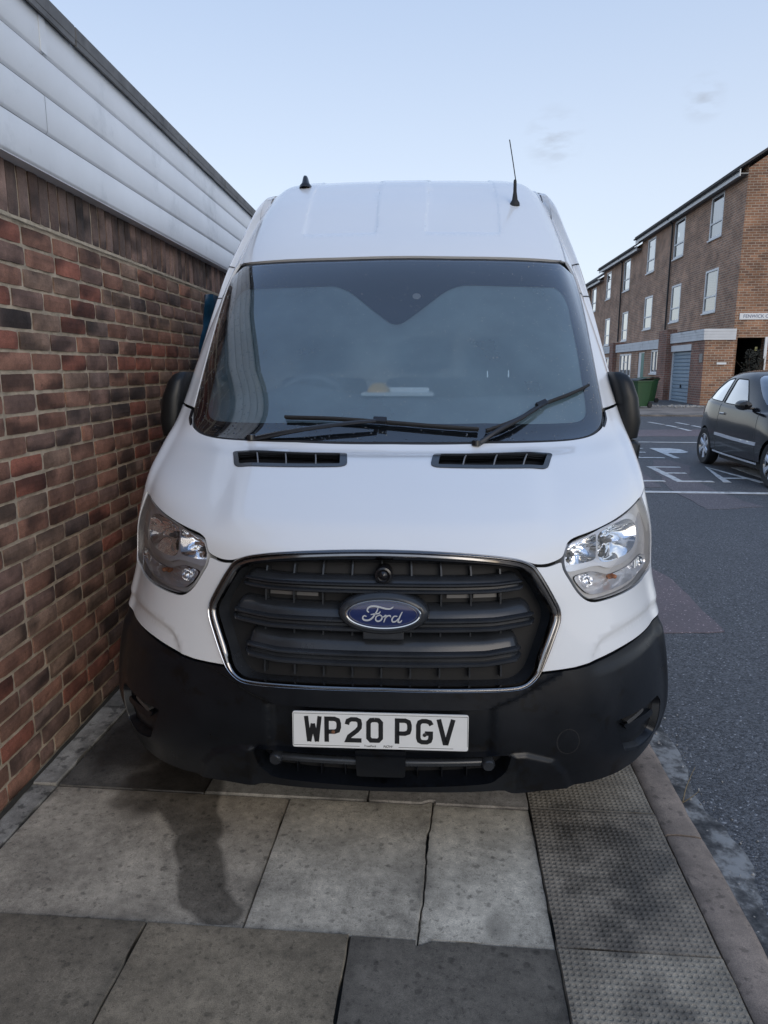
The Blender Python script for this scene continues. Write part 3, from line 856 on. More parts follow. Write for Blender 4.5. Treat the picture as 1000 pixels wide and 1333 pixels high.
# --- headlights
chA = [(2.08,5.62),(2.70,5.83),(2.60,5.02),(2.09,5.06),(2.05,5.22)]
chB = [(2.74,5.83),(3.20,5.87),(3.58,5.80),(3.90,5.45),(3.86,4.98),(3.58,4.80),(2.80,4.85),(2.64,5.0)]
chL = [(2.14,4.78),(2.50,4.79),(2.85,4.56),(3.40,4.52),(4.30,4.50),(4.45,4.28),(3.95,4.19),(2.75,4.25),(2.42,4.29),(2.25,4.50)]
CA, CB, CL = rnd(chA, .10), rnd(chB, .2), rnd(chL, .12)
def headlight(f, sgn):
    h = wall_ring(NETV, "headlight", f(HL), M['lamp_body'], van, -.001, -.06)
    panel(NETV, "lamp_bezel", f(shift(HL, -.012)), M['lamp_body'], h, [f(shift(CA, .05)), f(shift(CB, .05)), f(CL)], off=-.022, skirt=.01, step=.07)
    # bright band that runs round the two main lamps
    ab = [(2.02,5.68),(2.03,5.1),(2.04,4.90),(2.62,4.88),(2.85,4.70),(3.62,4.64),(4.02,4.90),(4.06,5.5),(3.68,5.93),(3.2,5.96),(2.75,5.91)]
    panel(NETV, "lamp_band", f(rnd(ab, .12)), M['bezel'], h, [f(CA), f(CB)], off=-.014, skirt=.014, step=.06)
    for nm, C_, dep in (("reflector", CA, .055), ("reflector", CB, .065), ("reflector", CL, .035)):
        c = np.array(C_); cc = c.mean(0); mb = MB()
        rings = []
        q = np.array(dens(C_, .05))
        if sgn < 0: q = q*np.array([-1, 1]); cc = cc*np.array([-1, 1])
        for i, t in enumerate(np.linspace(1, .12, 10)):
            p = cc+(q-cc)*t
            jit = .0045*np.sin(np.arange(len(q))*2*math.pi*5/len(q)*1.0+i*1.3)*(t > .3)*(t < .95)
            rings.append([tuple(x) for x in NETV.P(p[:, 0], p[:, 1], -.014-dep*(1-t*t)**.8+jit)])
        mb.grid(rings, nm == "x", False, True)
        mb.face(rings[-1])
        rf = mb.build(nm, M['reflector'] if C_ is not CL else M['bezel'], h)
        # bulb with its shade
        cv = Vector(NETV.P(cc[0], cc[1], -.014-dep*.95)); nn = Vector(NETV.normal(cc[0], cc[1]))
        Mx = Matrix.Translation(cv) @ (nn*.5+Vector((0, -.5, 0))).to_track_quat('Z','Y').to_matrix().to_4x4()
        b = MB(); b.lathe([(.012,0),(.012,.012),(.007,.016),(.007,.034),(.004,.038),(.0001,.039)], Mx, 16)
        b.build("bulb", M['amber'] if C_ is CL else M['lamp_grey'], rf)
    # small inner lamp and outer marker in the lower chamber
    for (u, v), r in (((2.42, 4.60), .020), ((4.12, 4.38), .016)):
        cv = Vector(NETV.P(sgn*u, v, -.028)); nn = (Vector(NETV.normal(sgn*u, v))+Vector((0, -1, 0))).normalized()
        b = MB(); Mx = Matrix.Translation(cv) @ nn.to_track_quat('Z','Y').to_matrix().to_4x4()
        b.lathe([(r*1.1,-.01),(r*1.1,.012),(r,.014),(r*.92,.004),(r*.5,-.004),(.0001,-.006)], Mx, 20)
        b.build("marker_lamp", M['reflector'], h)
    mb = MB()
    for k in range(5):
        u = 3.9+.10*k
        mb.tube([NETV.P(sgn*u, 4.30, -.024), NETV.P(sgn*u, 4.46, -.024)], .004, 6)
    mb.build("marker_prism", M['reflector'], h)
    panel(NETV, "lens", f(shift(HL, -.012)), M['glass_lens'], h, off=-.002, skirt=.004, step=.07)
    return h
headlight(lambda q: q, 1)
headlight(flip, -1)

# --- bonnet air vents
for f, s in (((lambda q: q), 1), (flip, -1)):
    fr = panel(NETV, "air_vent", f(VENT), M['grille'], van, [f(shift(VENT, -.085))], off=.003, skirt=.02, step=.06)
    panel(NETV, "vent_back", f(shift(VENT, -.07)), M['black'], fr, off=-.030, skirt=0, step=.1)
    a0, a1, b1, b0 = [np.array(p) for p in vent_q]
    for t in (.25, .5, .75):
        p, q = a0+(a1-a0)*t, b0+(b1-b0)*t
        p, q = p+(q-p)*.14, q+(p-q)*.14
        mb = MB(); mb.tube([NETV.P(s*(p+(q-p)*k)[0], (p+(q-p)*k)[1], -.003) for k in np.linspace(0, 1, 6)], .0028, 6)
        mb.build("vent_divider", M['lamp_grey'], fr)
    mb = MB()
    for k in range(6):
        t = .17+.66*k/5
        p, q = a0+(b0-a0)*t, a1+(b1-a1)*t
        p, q = p+(q-p)*.05, q+(p-q)*.05
        A = [NETV.P(s*(p+(q-p)*w)[0], (p+(q-p)*w)[1], -.003) for w in np.linspace(0, 1, 12)]
        B = [NETV.P(s*(p+(q-p)*w)[0], (p+(q-p)*w)[1]+.05, -.011) for w in np.linspace(0, 1, 12)]
        mb.grid([A, B], False)
    mb.build("vent_louvre", M['grille'], fr)

# --- number plate
pm = empty("number_plate", (.000, -.012, .479)); pm.parent = van
pm.rotation_euler = (R(90-3), 0, 0)
PI_ = Matrix.Identity(4)
pw, ph = .516, .111
plo = rnd([(-pw/2,-ph/2),(pw/2,-ph/2),(pw/2,ph/2),(-pw/2,ph/2)], .008)
mb = MB(); mb.extrude(plo, PI_, .004); mb.build("plate_panel", M['plate'], pm)
mb = MB()
e = [(-.255,-.049),(-.06,-.049)], [(.055,-.049),(.215,-.049)], [(-.255,.0495),(.255,.0495)], [(-.2555,-.049),(-.2555,.0495)], [(.2555,-.042),(.2555,.0495)]
for q in e: ribbon_mb(mb, q, .0011, PI_, .0044)
mb.build("plate_border", M['plate_black'], pm)
CH = {'W': [[(.005,.079),(.0135,0),(.0135,0),(.025,.058),(.0365,0),(.045,.079)]],
      'P': [[(.007,0),(.007,.072),(.030,.072),(.040,.068),(.043,.058),(.043,.046),(.040,.036),(.030,.032),(.007,.032)]],
      '2': [[(.005,.056),(.008,.067),(.018,.072),(.032,.072),(.041,.068),(.043,.058),(.042,.047),(.034,.037),(.012,.019),(.007,.007),(.048,.007)]],
      '0': [[(.025,.072),(.036,.071),(.043,.063),(.043,.016),(.036,.008),(.014,.008),(.007,.016),(.007,.063),(.014,.071),(.025,.072)]],
      'G': [[(.045,.060),(.040,.069),(.030,.072),(.018,.072),(.010,.068),(.007,.059),(.007,.020),(.010,.011),(.018,.007),(.032,.007),(.040,.011),(.043,.020),(.043,.034),(.026,.034)]],
      'V': [[(.004,.079),(.0225,.006),(.0275,.006),(.046,.079)]]}
mb = MB()
for ch, x in zip("WP20PGV", (-.2225,-.164,-.102,-.0405,.0435,.1055,.1675)):
    for pl in CH[ch]:
        if ch == 'W':
            for a, b in (((.005,.079),(.0135,0)), ((.0135,0),(.025,.056)), ((.025,.056),(.0365,0)), ((.0365,0),(.045,.079))):
                ribbon_mb(mb, [(x+a[0], a[1]-.0375), (x+b[0], b[1]-.0375)], .0125, PI_, .0046+random.random()*.0002)
        else: ribbon_mb(mb, [(x+a, b-.0375) for a, b in pl], .0135, PI_, .0047)
mb.build("plate_characters", M['plate_black'], pm)
def text_mesh(name, s, size, m, parent=None, ext=.0004, align='CENTER', shear=0.):
    cu = bpy.data.curves.new(name, 'FONT'); cu.body = s; cu.size = size; cu.extrude = ext; cu.align_x = align; cu.align_y = 'CENTER'; cu.shear = shear
    t = bpy.data.objects.new(name, cu); COL.objects.link(t)
    bpy.context.view_layer.update()
    me = bpy.data.meshes.new_from_object(t.evaluated_get(bpy.context.evaluated_depsgraph_get()))
    me.name = name
    bpy.data.objects.remove(t); bpy.data.curves.remove(cu)
    me.materials.clear(); me.materials.append(m)
    o = bpy.data.objects.new(name, me); COL.objects.link(o); o.parent = parent
    return o
t = text_mesh("plate_dealer_name", "TrustFord", .0085, M['plate_black'], pm); t.location = (-.029, -.0475, .0044)
t = text_mesh("plate_dealer_name", "NOW", .0105, M['plate_black'], pm, shear=.3); t.location = (.023, -.0475, .0044)
for x, y in ((-.1375,-.006),(.131,-.008)):
    mb = MB(); mb.lathe([(.0055,.004),(.0055,.006),(.0035,.0072),(.0001,.0075)], Matrix.Translation((x, y, 0)), 14)
    mb.build("plate_screw", M['rust'] if x < 0 else M['plate_black'], pm)

# --- wipers
def wiper(blade, joint, arm):
    w = empty("wiper", (0, 0, 0)); w.parent = van
    q = [NETV.P(u, v, .016) for u, v in catmull(blade, 10)]
    mb = MB(); mb.tube(q, .0065, 8)
    mb.tube([NETV.P(u, v, .005) for u, v in catmull(blade, 10)], .004, 6)
    mb.build("wiper_blade", M['rubber'], w)
    c = Vector(NETV.P(*joint, .022)); n = Vector(NETV.normal(*joint))
    d = (Vector(NETV.P(*blade[-1], .02))-Vector(NETV.P(*blade[0], .02))).normalized()
    X = d; Z = n; Y = Z.cross(X).normalized(); Z = X.cross(Y)
    Mx = Matrix(((X.x,Y.x,Z.x,c.x),(X.y,Y.y,Z.y,c.y),(X.z,Y.z,Z.z,c.z),(0,0,0,1)))
    mb = MB(); mb.box(-.026,.026,-.012,.012,-.008,.010,.004,Mx); mb.build("wiper_clip", M['gloss_black'], w)
    q = [NETV.P(u, v, o) for u, v, o in arm]
    mb = MB(); mb.tube([tuple(p) for p in catmull([tuple(p) for p in q], 6)], .011, 8, True, .0065)
    mb.lathe([(.0001,.02),(.016,.018),(.018,0)], Matrix.Translation(Vector(q[0])), 16)
    mb.build("wiper_arm", M['gloss_black'], w)
wiper([(-1.405,9.33),(-.78,9.345),(-.155,9.31),(.46,9.25),(1.085,9.175)], (-.155,9.31), [(-1.85,8.90,.0),(-1.2,9.10,.022),(-.6,9.23,.028),(-.2,9.28,.03)])
wiper([(1.18,9.14),(1.6,9.29),(2.0,9.47),(2.6,9.59),(3.2,9.69)], (2.0,9.47), [(1.05,8.90,.0),(1.35,9.12,.022),(1.65,9.27,.028),(1.98,9.43,.03)])

# --- door mirrors, folded back along the doors
def mirror_unit(s):
    root = empty("door_mirror", (0, 0, 0)); root.parent = van
    mb = MB()
    def loft(secs):
        rings = []
        for z, xc, yc, rx, ry in secs:
            rings.append([(s*(xc+rx*math.copysign(abs(math.cos(t))**.55, math.cos(t))), yc+ry*math.copysign(abs(math.sin(t))**.7, math.sin(t)), z) for t in [2*math.pi*k/24 for k in range(24)]])
        mb.grid(rings, True, False, True); mb.face(rings[0]); mb.face(rings[-1])
    loft([(1.225,.975,1.24,.035,.085),(1.232,.988,1.25,.050,.115),(1.30,.992,1.26,.056,.13),(1.40,.982,1.27,.052,.13),(1.465,.965,1.275,.045,.122),(1.495,.952,1.28,.036,.105),(1.507,.943,1.28,.020,.08)])
    mb.build("mirror_shell", M['mirror_black'], root)
    mb = MB()
    loft([(1.075,.96,1.20,.028,.06),(1.085,.975,1.22,.046,.10),(1.14,.988,1.24,.058,.12),(1.205,.992,1.245,.060,.122),(1.22,.985,1.245,.048,.11)])
    mb.build("mirror_foot", M['mirror_black'], root)
    mb = MB(); mb.box(min(s*.90, s*1.0), max(s*.90, s*1.0), 1.18, 1.30, 1.12, 1.20, .02); mb.build("mirror_arm", M['rubber'], root)
    return root
mirror_unit(1); mirror_unit(-1)

# --- roof aerials
c = Vector(NETV.P(-2.24, 14.62, 0))
mb = MB()
mb.grid([[(c.x+rx*math.cos(t)+sx, c.y+ry*math.sin(t)+sy, c.z-.008+h) for t in [2*math.pi*k/16 for k in range(16)]] for rx, ry, h, sx, sy in ((.036,.055,0,0,0),(.034,.052,.012,0,0),(.022,.040,.026,0,.004),(.014,.028,.058,-.002,.012),(.010,.020,.068,-.003,.016),(.002,.006,.071,-.003,.018))], True, False, True)
mb.build("shark_fin_aerial", M['gloss_black'], van)
c = Vector(NETV.P(2.26, 13.62, 0))
am = empty("whip_aerial", c); am.parent = van
mb = MB(); mb.lathe([(.026,-.008),(.025,.006),(.015,.022),(.009,.06),(.008,.11),(.0055,.118),(.0001,.12)], Matrix.Rotation(R(6),4,'X') @ Matrix.Rotation(R(-2),4,'Y'), 16)
mb.build("aerial_base", M['rubber'], am)
mb = MB(); mb.tube([(0,-.010,.11),(-.018,-.015,.20),(-.040,-.02,.305)], .0028, 6); mb.build("aerial_rod", M['gloss_black'], am)

# --- wheels, floor
def wheel(x, y, s):
    w = empty("wheel", (x, y, .345)); w.parent = van
    Mx = Matrix.Rotation(R(90)*s, 4, 'Y')
    mb = MB(); mb.lathe([(.21,-.10),(.30,-.11),(.335,-.095),(.345,-.06),(.345,.06),(.335,.095),(.30,.11),(.21,.10)], Mx, 40); mb.build("tyre", M['rubber'], w)
    mb = MB(); mb.lathe([(.21,.09),(.20,.075),(.17,.05),(.10,.04),(.08,.07),(.0001,.075)], Mx, 40); mb.build("rim", M['bezel'], w)
for y in (1.04, 4.34):
    for s in (1, -1): wheel(s*.90, y, s)
mb = MB(); mb.box(-.72,.72,.5,5.5,.26,.6); mb.build("underbody", M['black'], van)
for yc, A_ in ((1.04, front_arch), (4.34, rear_arch)):
    for s in (1, -1):
        mb = MB()
        q = [(yc-.43*math.cos(math.pi*k/14), .36+.43*math.sin(math.pi*k/14)) for k in range(15)]
        mb.grid([[(s*.72, y, z) for y, z in q], [(s*.985, y, z) for y, z in q]], True)
        mb.build("wheel_arch_liner", M['black'], van)

# --- cab interior
cab = empty("cab_interior", (0, 0, 0)); cab.parent = van
mb = MB()
mb.box(-.93,.93,2.42,2.46,.55,2.2); 
for x in (-.6,-.3,0,.3,.6): mb.box(x-.01,x+.01,2.40,2.419,.6,2.15,.004)
mb.build("bulkhead", M['trim'], cab)
mb = MB(); mb.box(-.95,.95,.75,2.42,.56,.60); mb.build("cab_floor", M['trim_dark'], cab)
# dashboard: moulded top with instrument hood
prof_d = [(.80,1.20),(.90,1.285),(1.05,1.355),(1.20,1.395),(1.30,1.39),(1.36,1.31),(1.38,1.0),(1.34,.75)]
rings = []
for x in np.linspace(-.80, .80, 45):
    hump = .055*math.exp(-((x+.42)/.2)**2)+.02*math.exp(-((x)/.13)**2)+.012*math.exp(-((x-.55)/.2)**2)
    edge = 1.0*max(0, abs(x)-.40)**1.3
    rings.append([(x, y+edge*max(0, (1.3-y))*1.3, z+hump*sstep(np.float64(y), 1.0, 1.2)) for y, z in prof_d])
mb = MB(); mb.grid(rings, True); mb.build("dashboard", M['trim_dark'], cab)
mb = MB(); mb.box(-.15,.16,1.14,1.30,1.405,1.42,.004); mb.build("dash_tray", M['trim'], cab)
mb = MB(); mb.box(.0,.20,1.20,1.25,1.42,1.44,.001, Matrix.Translation((-.06,0,.0)))
mb.build("paper_slip", M['paper'], cab)
mb = MB(); mb.grid([[(-.075+.050*math.cos(math.pi*k/10), 1.16, 1.42+.042*math.sin(math.pi*k/10)) for k in range(11)], [(-.075+.050*math.cos(math.pi*k/10), 1.18, 1.42) for k in range(11)]], False)
mb.build("yellow_card", M['yellow'], cab)
sw = empty("steering_wheel", (-.43, 1.50, 1.315)); sw.parent = cab; sw.rotation_euler = (R(62), 0, 0)
mb = MB(); q = [(.185*math.cos(2*math.pi*k/40), .185*math.sin(2*math.pi*k/40), 0) for k in range(41)]
mb.tube(q, .014, 8, False); mb.build("wheel_rim", M['trim_dark'], sw)
mb = MB(); mb.box(-.18,.18,-.025,.025,-.03,0,.01); mb.box(-.03,.03,-.18,0,-.03,0,.01); mb.box(-.07,.07,-.07,.05,-.05,.008,.02); mb.build("wheel_hub", M['trim_dark'], sw)
def seat(x, w):
    s_ = empty("cab_seat", (x, 1.95, .6)); s_.parent = cab
    mb = MB(); mb.box(-w/2,w/2,-.25,.25,.25,.42,.05); mb.build("seat_cushion", M['seat_cloth'], s_)
    T = Matrix.Translation((0,.2,.38)) @ Matrix.Rotation(R(-12),4,'X')
    mb = MB(); mb.box(-w/2,w/2,-.06,.07,0,.50,.05,T); mb.build("seat_back", M['seat_cloth'], s_)
    n = 1 if w < .6 else 2
    for i in range(n):
        xo = 0 if n == 1 else (-.2, .2)[i]
        mb = MB(); mb.box(xo-.13,xo+.13,-.05,.05,.55,.73,.035,T); h = mb.build("headrest", M['seat_cloth'], s_)
        mb = MB()
        for dx in (-.06,.06): mb.tube([T @ Vector((xo+dx,0,.48)), T @ Vector((xo+dx,0,.58))], .006, 6)
        mb.build("headrest_post", M['chrome'], h)
seat(-.46, .50); seat(.34, .88)
for s in (-1, 1):
    # pale A-pillar trim and a dark belt
    q0 = [(s*.80,1.06,1.30),(s*.84,1.22,1.50),(s*.79,1.47,1.75),(s*.74,1.66,1.93)]
    mb = MB()
    mb.grid([[ (x, y, z) for x, y, z in catmull(q0, 5)], [(x+s*.09, y+.13, z) for x, y, z in catmull(q0, 5)]], True)
    mb.build("pillar_trim", M['trim'], cab)
    mb = MB(); mb.box(min(s*.86,s*.90),max(s*.86,s*.90),2.2,2.26,.9,1.9,.005); mb.build("seat_belt", M['seat_cloth'], cab)
mb = MB(); mb.grid([[(x, y, z) for x in np.linspace(-.68,.68,10)] for y, z in ((1.66,2.03),(1.8,2.08),(2.42,2.16))], True); mb.build("headlining", M['trim'], cab)
# sucker-mounted holder on the driver's side of the glass
c = Vector(NETV.P(-3.05, 9.95, -.03)); n = Vector(NETV.normal(-3.05, 9.95))
mb = MB(); mb.lathe([(.028,.012),(.03,.008),(.016,-.006),(.012,-.02),(.0001,-.022)], Matrix.Translation(c) @ n.to_track_quat('Z','Y').to_matrix().to_4x4(), 18)
mb.tube([c, c+Vector((.03,.10,-.08)), c+Vector((.03,.14,-.16))], .008, 6)
mb.build("phone_holder", M['lamp_grey'], cab)
# ------------------------------------------------------------------ ground, road, pavement
def zr(y): return -.075 + .0066*min(y, 40)

def attr_mat(name, rough=.8, bump=.3, bscale=60, dots=False, var=.25, vscale=18, wet=True, bdist=.002, speck=None):
    """colour from the mesh's own 'col' attribute; alpha of it = how wet (darker, shinier) the surface is"""
    m = bpy.data.materials.new(name); m.use_nodes = True
    nt = m.node_tree; N, L = nt.nodes, nt.links; p = N['Principled BSDF']
    t = N.new('ShaderNodeTexCoord'); a = N.new('ShaderNodeVertexColor'); a.layer_name = 'col'
    n = N.new('ShaderNodeTexNoise'); n.inputs['Scale'].default_value = vscale; n.inputs['Detail'].default_value = 9; n.inputs['Roughness'].default_value = .75
    L.new(t.outputs['Object'], n.inputs['Vector'])
    mr = N.new('ShaderNodeMapRange'); mr.inputs['From Min'].default_value = .3; mr.inputs['From Max'].default_value = .7
    mr.inputs['To Min'].default_value = 1-var; mr.inputs['To Max'].default_value = 1+var
    L.new(n.outputs[0], mr.inputs['Value'])
    vm = N.new('ShaderNodeVectorMath'); vm.operation = 'SCALE'; L.new(a.outputs['Color'], vm.inputs[0]); L.new(mr.outputs[0], vm.inputs['Scale'])
    col = vm.outputs[0]
    if speck:
        # dark lichen and dirt spots with their own outlines
        v = N.new('ShaderNodeTexNoise'); v.inputs['Scale'].default_value = speck[0]; v.inputs['Detail'].default_value = 4; v.inputs['Roughness'].default_value = .6
        L.new(t.outputs['Object'], v.inputs['Vector'])
        r2 = N.new('ShaderNodeMapRange'); r2.inputs['From Min'].default_value = speck[1]; r2.inputs['From Max'].default_value = speck[1]+.05
        r2.inputs['To Min'].default_value = 1; r2.inputs['To Max'].default_value = speck[2]
        L.new(v.outputs[0], r2.inputs['Value'])
        v2 = N.new('ShaderNodeVectorMath'); v2.operation = 'SCALE'; L.new(col, v2.inputs[0]); L.new(r2.outputs[0], v2.inputs['Scale']); col = v2.outputs[0]
    if speck:
        # round spots of lichen and old gum
        vs = N.new('ShaderNodeTexVoronoi'); vs.inputs['Scale'].default_value = 36; vs.inputs['Randomness'].default_value = 1
        nw = N.new('ShaderNodeTexNoise'); nw.inputs['Scale'].default_value = 60; nw.inputs['Detail'].default_value = 3
        L.new(t.outputs['Object'], nw.inputs['Vector'])
        wv = N.new('ShaderNodeVectorMath'); wv.operation = 'MULTIPLY_ADD'; wv.inputs[1].default_value = (.02, .02, .02)
        L.new(nw.outputs['Color'], wv.inputs[0]); L.new(t.outputs['Object'], wv.inputs[2]); L.new(wv.outputs[0], vs.inputs['Vector'])
        sc = N.new('ShaderNodeSeparateColor'); L.new(vs.outputs['Color'], sc.inputs[0])
        rad = N.new('ShaderNodeMath'); rad.operation = 'MULTIPLY_ADD'; rad.inputs[1].default_value = .75; rad.inputs[2].default_value = -.42
        L.new(sc.outputs[0], rad.inputs[0])
        df = N.new('ShaderNodeMath'); df.operation = 'SUBTRACT'; L.new(rad.outputs[0], df.inputs[0]); L.new(vs.outputs['Distance'], df.inputs[1])
        rs = N.new('ShaderNodeMapRange'); rs.inputs['From Min'].default_value = -.10; rs.inputs['From Max'].default_value = .06
        rs.inputs['To Min'].default_value = 1; rs.inputs['To Max'].default_value = .62
        L.new(df.outputs[0], rs.inputs['Value'])
        v7 = N.new('ShaderNodeVectorMath'); v7.operation = 'SCALE'; L.new(col, v7.inputs[0]); L.new(rs.outputs[0], v7.inputs['Scale']); col = v7.outputs[0]
    n6 = N.new('ShaderNodeTexNoise'); n6.inputs['Scale'].default_value = 4.5; n6.inputs['Detail'].default_value = 7; n6.inputs['Roughness'].default_value = .6
    L.new(t.outputs['Object'], n6.inputs['Vector'])
    r6 = N.new('ShaderNodeMapRange'); r6.inputs['From Min'].default_value = .32; r6.inputs['From Max'].default_value = .68
    r6.inputs['To Min'].default_value = .70; r6.inputs['To Max'].default_value = 1.26
    L.new(n6.outputs[0], r6.inputs['Value'])
    v6 = N.new('ShaderNodeVectorMath'); v6.operation = 'SCALE'; L.new(col, v6.inputs[0]); L.new(r6.outputs[0], v6.inputs['Scale']); col = v6.outputs[0]
    n5 = N.new('ShaderNodeTexNoise'); n5.inputs['Scale'].default_value = 420; n5.inputs['Detail'].default_value = 2
    L.new(t.outputs['Object'], n5.inputs['Vector'])
    r5 = N.new('ShaderNodeMapRange'); r5.inputs['From Min'].default_value = .3; r5.inputs['From Max'].default_value = .7
    r5.inputs['To Min'].default_value = .72; r5.inputs['To Max'].default_value = 1.28
    L.new(n5.outputs[0], r5.inputs['Value'])
    v5 = N.new('ShaderNodeVectorMath'); v5.operation = 'SCALE'; L.new(col, v5.inputs[0]); L.new(r5.outputs[0], v5.inputs['Scale']); col = v5.outputs[0]
    if wet:
        w = N.new('ShaderNodeMapRange'); w.inputs['To Min'].default_value = 1; w.inputs['To Max'].default_value = .40
        nn = N.new('ShaderNodeTexNoise'); nn.inputs['Scale'].default_value = 30; nn.inputs['Detail'].default_value = 6
        L.new(t.outputs['Object'], nn.inputs['Vector'])
        ad = N.new('ShaderNodeMath'); ad.operation = 'MULTIPLY_ADD'; ad.inputs[1].default_value = .5
        L.new(nn.outputs[0], ad.inputs[0]); L.new(a.outputs['Alpha'], ad.inputs[2])
        sm = N.new('ShaderNodeMapRange'); sm.inputs['From Min'].default_value = .60; sm.inputs['From Max'].default_value = .98
        L.new(ad.outputs[0], sm.inputs['Value']); L.new(sm.outputs[0], w.inputs['Value'])
        v3 = N.new('ShaderNodeVectorMath'); v3.operation = 'SCALE'; L.new(col, v3.inputs[0]); L.new(w.outputs[0], v3.inputs['Scale']); col = v3.outputs[0]
        r3 = N.new('ShaderNodeMapRange'); r3.inputs['To Min'].default_value = rough; r3.inputs['To Max'].default_value = .5
        L.new(sm.outputs[0], r3.inputs['Value']); L.new(r3.outputs[0], p.inputs['Roughness'])
    else: p.inputs['Roughness'].default_value = rough
    L.new(col, p.inputs['Base Color'])
    b = N.new('ShaderNodeBump'); b.inputs['Strength'].default_value = bump; b.inputs['Distance'].default_value = bdist
    n3 = N.new('ShaderNodeTexNoise'); n3.inputs['Scale'].default_value = bscale; n3.inputs['Detail'].default_value = 8; n3.inputs['Roughness'].default_value = .7
    L.new(t.outputs['Object'], n3.inputs['Vector']); L.new(n3.outputs[0], b.inputs['Height'])
    L.new(b.outputs[0], p.inputs['Normal'])
    return m

def asphalt(name, c, agg=.55):
    m = bpy.data.materials.new(name); m.use_nodes = True
    nt = m.node_tree; N, L = nt.nodes, nt.links; p = N['Principled BSDF']
    t = N.new('ShaderNodeTexCoord')
    v = N.new('ShaderNodeTexVoronoi'); v.inputs['Scale'].default_value = 125; L.new(t.outputs['Object'], v.inputs['Vector'])
    n = N.new('ShaderNodeTexNoise'); n.inputs['Scale'].default_value = 1.1; n.inputs['Detail'].default_value = 10; n.inputs['Roughness'].default_value = .7
    L.new(t.outputs['Object'], n.inputs['Vector'])
    sc = N.new('ShaderNodeSeparateColor'); L.new(v.outputs['Color'], sc.inputs[0])
    r = N.new('ShaderNodeMapRange'); r.interpolation_type = 'SMOOTHSTEP'; r.inputs['From Min'].default_value = .0; r.inputs['From Max'].default_value = 1.
    r.inputs['To Min'].default_value = 1-agg; r.inputs['To Max'].default_value = 1+agg
    L.new(sc.outputs[0], r.inputs['Value'])
    st = N.new('ShaderNodeMath'); st.operation = 'GREATER_THAN'; st.inputs[1].default_value = .975; L.new(sc.outputs[1], st.inputs[0])
    r2 = N.new('ShaderNodeMapRange'); r2.inputs['From Min'].default_value = .3; r2.inputs['From Max'].default_value = .7; r2.inputs['To Min'].default_value = .72; r2.inputs['To Max'].default_value = 1.28
    L.new(n.outputs[0], r2.inputs['Value'])
    mu = N.new('ShaderNodeMath'); mu.operation = 'MULTIPLY'; L.new(r.outputs[0], mu.inputs[0]); L.new(r2.outputs[0], mu.inputs[1])
    ad = N.new('ShaderNodeMath'); ad.operation = 'MULTIPLY_ADD'; ad.inputs[1].default_value = 2.2; L.new(st.outputs[0], ad.inputs[0]); L.new(mu.outputs[0], ad.inputs[2])
    vm = N.new('ShaderNodeVectorMath'); vm.operation = 'SCALE'; vm.inputs[0].default_value = c; L.new(ad.outputs[0], vm.inputs['Scale'])
    L.new(vm.outputs[0], p.inputs['Base Color'])
    rr = N.new('ShaderNodeMapRange'); rr.inputs['From Min'].default_value = .3; rr.inputs['From Max'].default_value = .7; rr.inputs['To Min'].default_value = .5; rr.inputs['To Max'].default_value = .75
    L.new(n.outputs[0], rr.inputs['Value']); L.new(rr.outputs[0], p.inputs['Roughness'])
    b = N.new('ShaderNodeBump'); b.inputs['Strength'].default_value = .8; b.inputs['Distance'].default_value = .004
    b.invert = True
    L.new(v.outputs['Distance'], b.inputs['Height']); L.new(b.outputs[0], p.inputs['Normal'])
    return m
M['asphalt'] = asphalt('asphalt', (.080, .081, .084))
M['asphalt_patch'] = asphalt('asphalt_patch', (.150, .116, .120), .14)
M['asphalt_worn'] = asphalt('asphalt_worn', (.125, .108, .112), .25)
M['paint_line'] = mat('road_paint', (.62, .62, .60), .7, var=.12, vscale=9, dark=(.16, .16, .165), dmix=(.52, .68), dscale=11)

mb = MB()
ys = [-400, -40, -10, 0, 3, 6, 10, 16, 24, 40, 120, 900]
for i in range(len(ys)-1):
    a, b = ys[i], ys[i+1]; za, zb = zr(max(a, -10)), zr(max(b, -10))
    mb.face([(-500,a,za-.02),(500,a,za-.02),(500,b,zb-.02),(-500,b,zb-.02)])
tag(mb.build("ground", mat('ground_soil', (.09, .085, .075), .9, var=.3, vscale=.6)), kind='structure')
mb = MB()
ys = [-30, -10, 0, 2, 4, 6, 8, 10, 13, 16, 20, 25, 30, 40, 70, 160]
for i in range(len(ys)-1):
    a, b = ys[i], ys[i+1]
    mb.face([(.86,a,zr(a)),(60,a,zr(a)),(60,b,zr(b)),(.86,b,zr(b))])
    if b > 10: mb.face([(-40,a,zr(a)),(.86,a,zr(a)),(.86,b,zr(b)),(-40,b,zr(b))]) if a >= 10 else None
tag(mb.build("road", M['asphalt']), kind='structure')
def road_sheet(name, poly, m, h):
    mb = MB(); mb.extrude(poly, Matrix.Identity(4), .001)
    vs = [(p.x, p.y, zr(p.y)+h+(.0 if p.z > .0005 else -.003)) for p in mb.v]
    o = link_mesh(name, vs, mb.f, m, None, False, mb.uv)
    return tag(o, kind='structure')
def wob(poly, d=.03, L=.12, seed=0):
    out = []
    for i, p in enumerate(dens(poly, L)):
        out.append((p[0]+d*noise.noise((p[0]*4, p[1]*4, seed)), p[1]+d*noise.noise((p[0]*4, p[1]*4, seed+9))))
    return out
road_sheet("road_patch", wob([(.95,4.12),(1.72,4.24),(1.74,5.3),(1.68,5.62),(.95,5.75)]), M['asphalt_patch'], .004)
road_sheet("road_patch", wob([(2.95,8.05),(3.62,8.25),(3.50,9.2),(3.52,10.4),(3.95,11.6),(3.8,12.3),(3.55,12.25),(3.2,10.9),(2.95,9.4)], .05), M['asphalt_worn'], .004)
road_sheet("road_patch", wob([(1.0,9.4),(2.9,9.5),(3.0,11.0),(1.2,12.0)], .05), M['asphalt_worn'], .004)
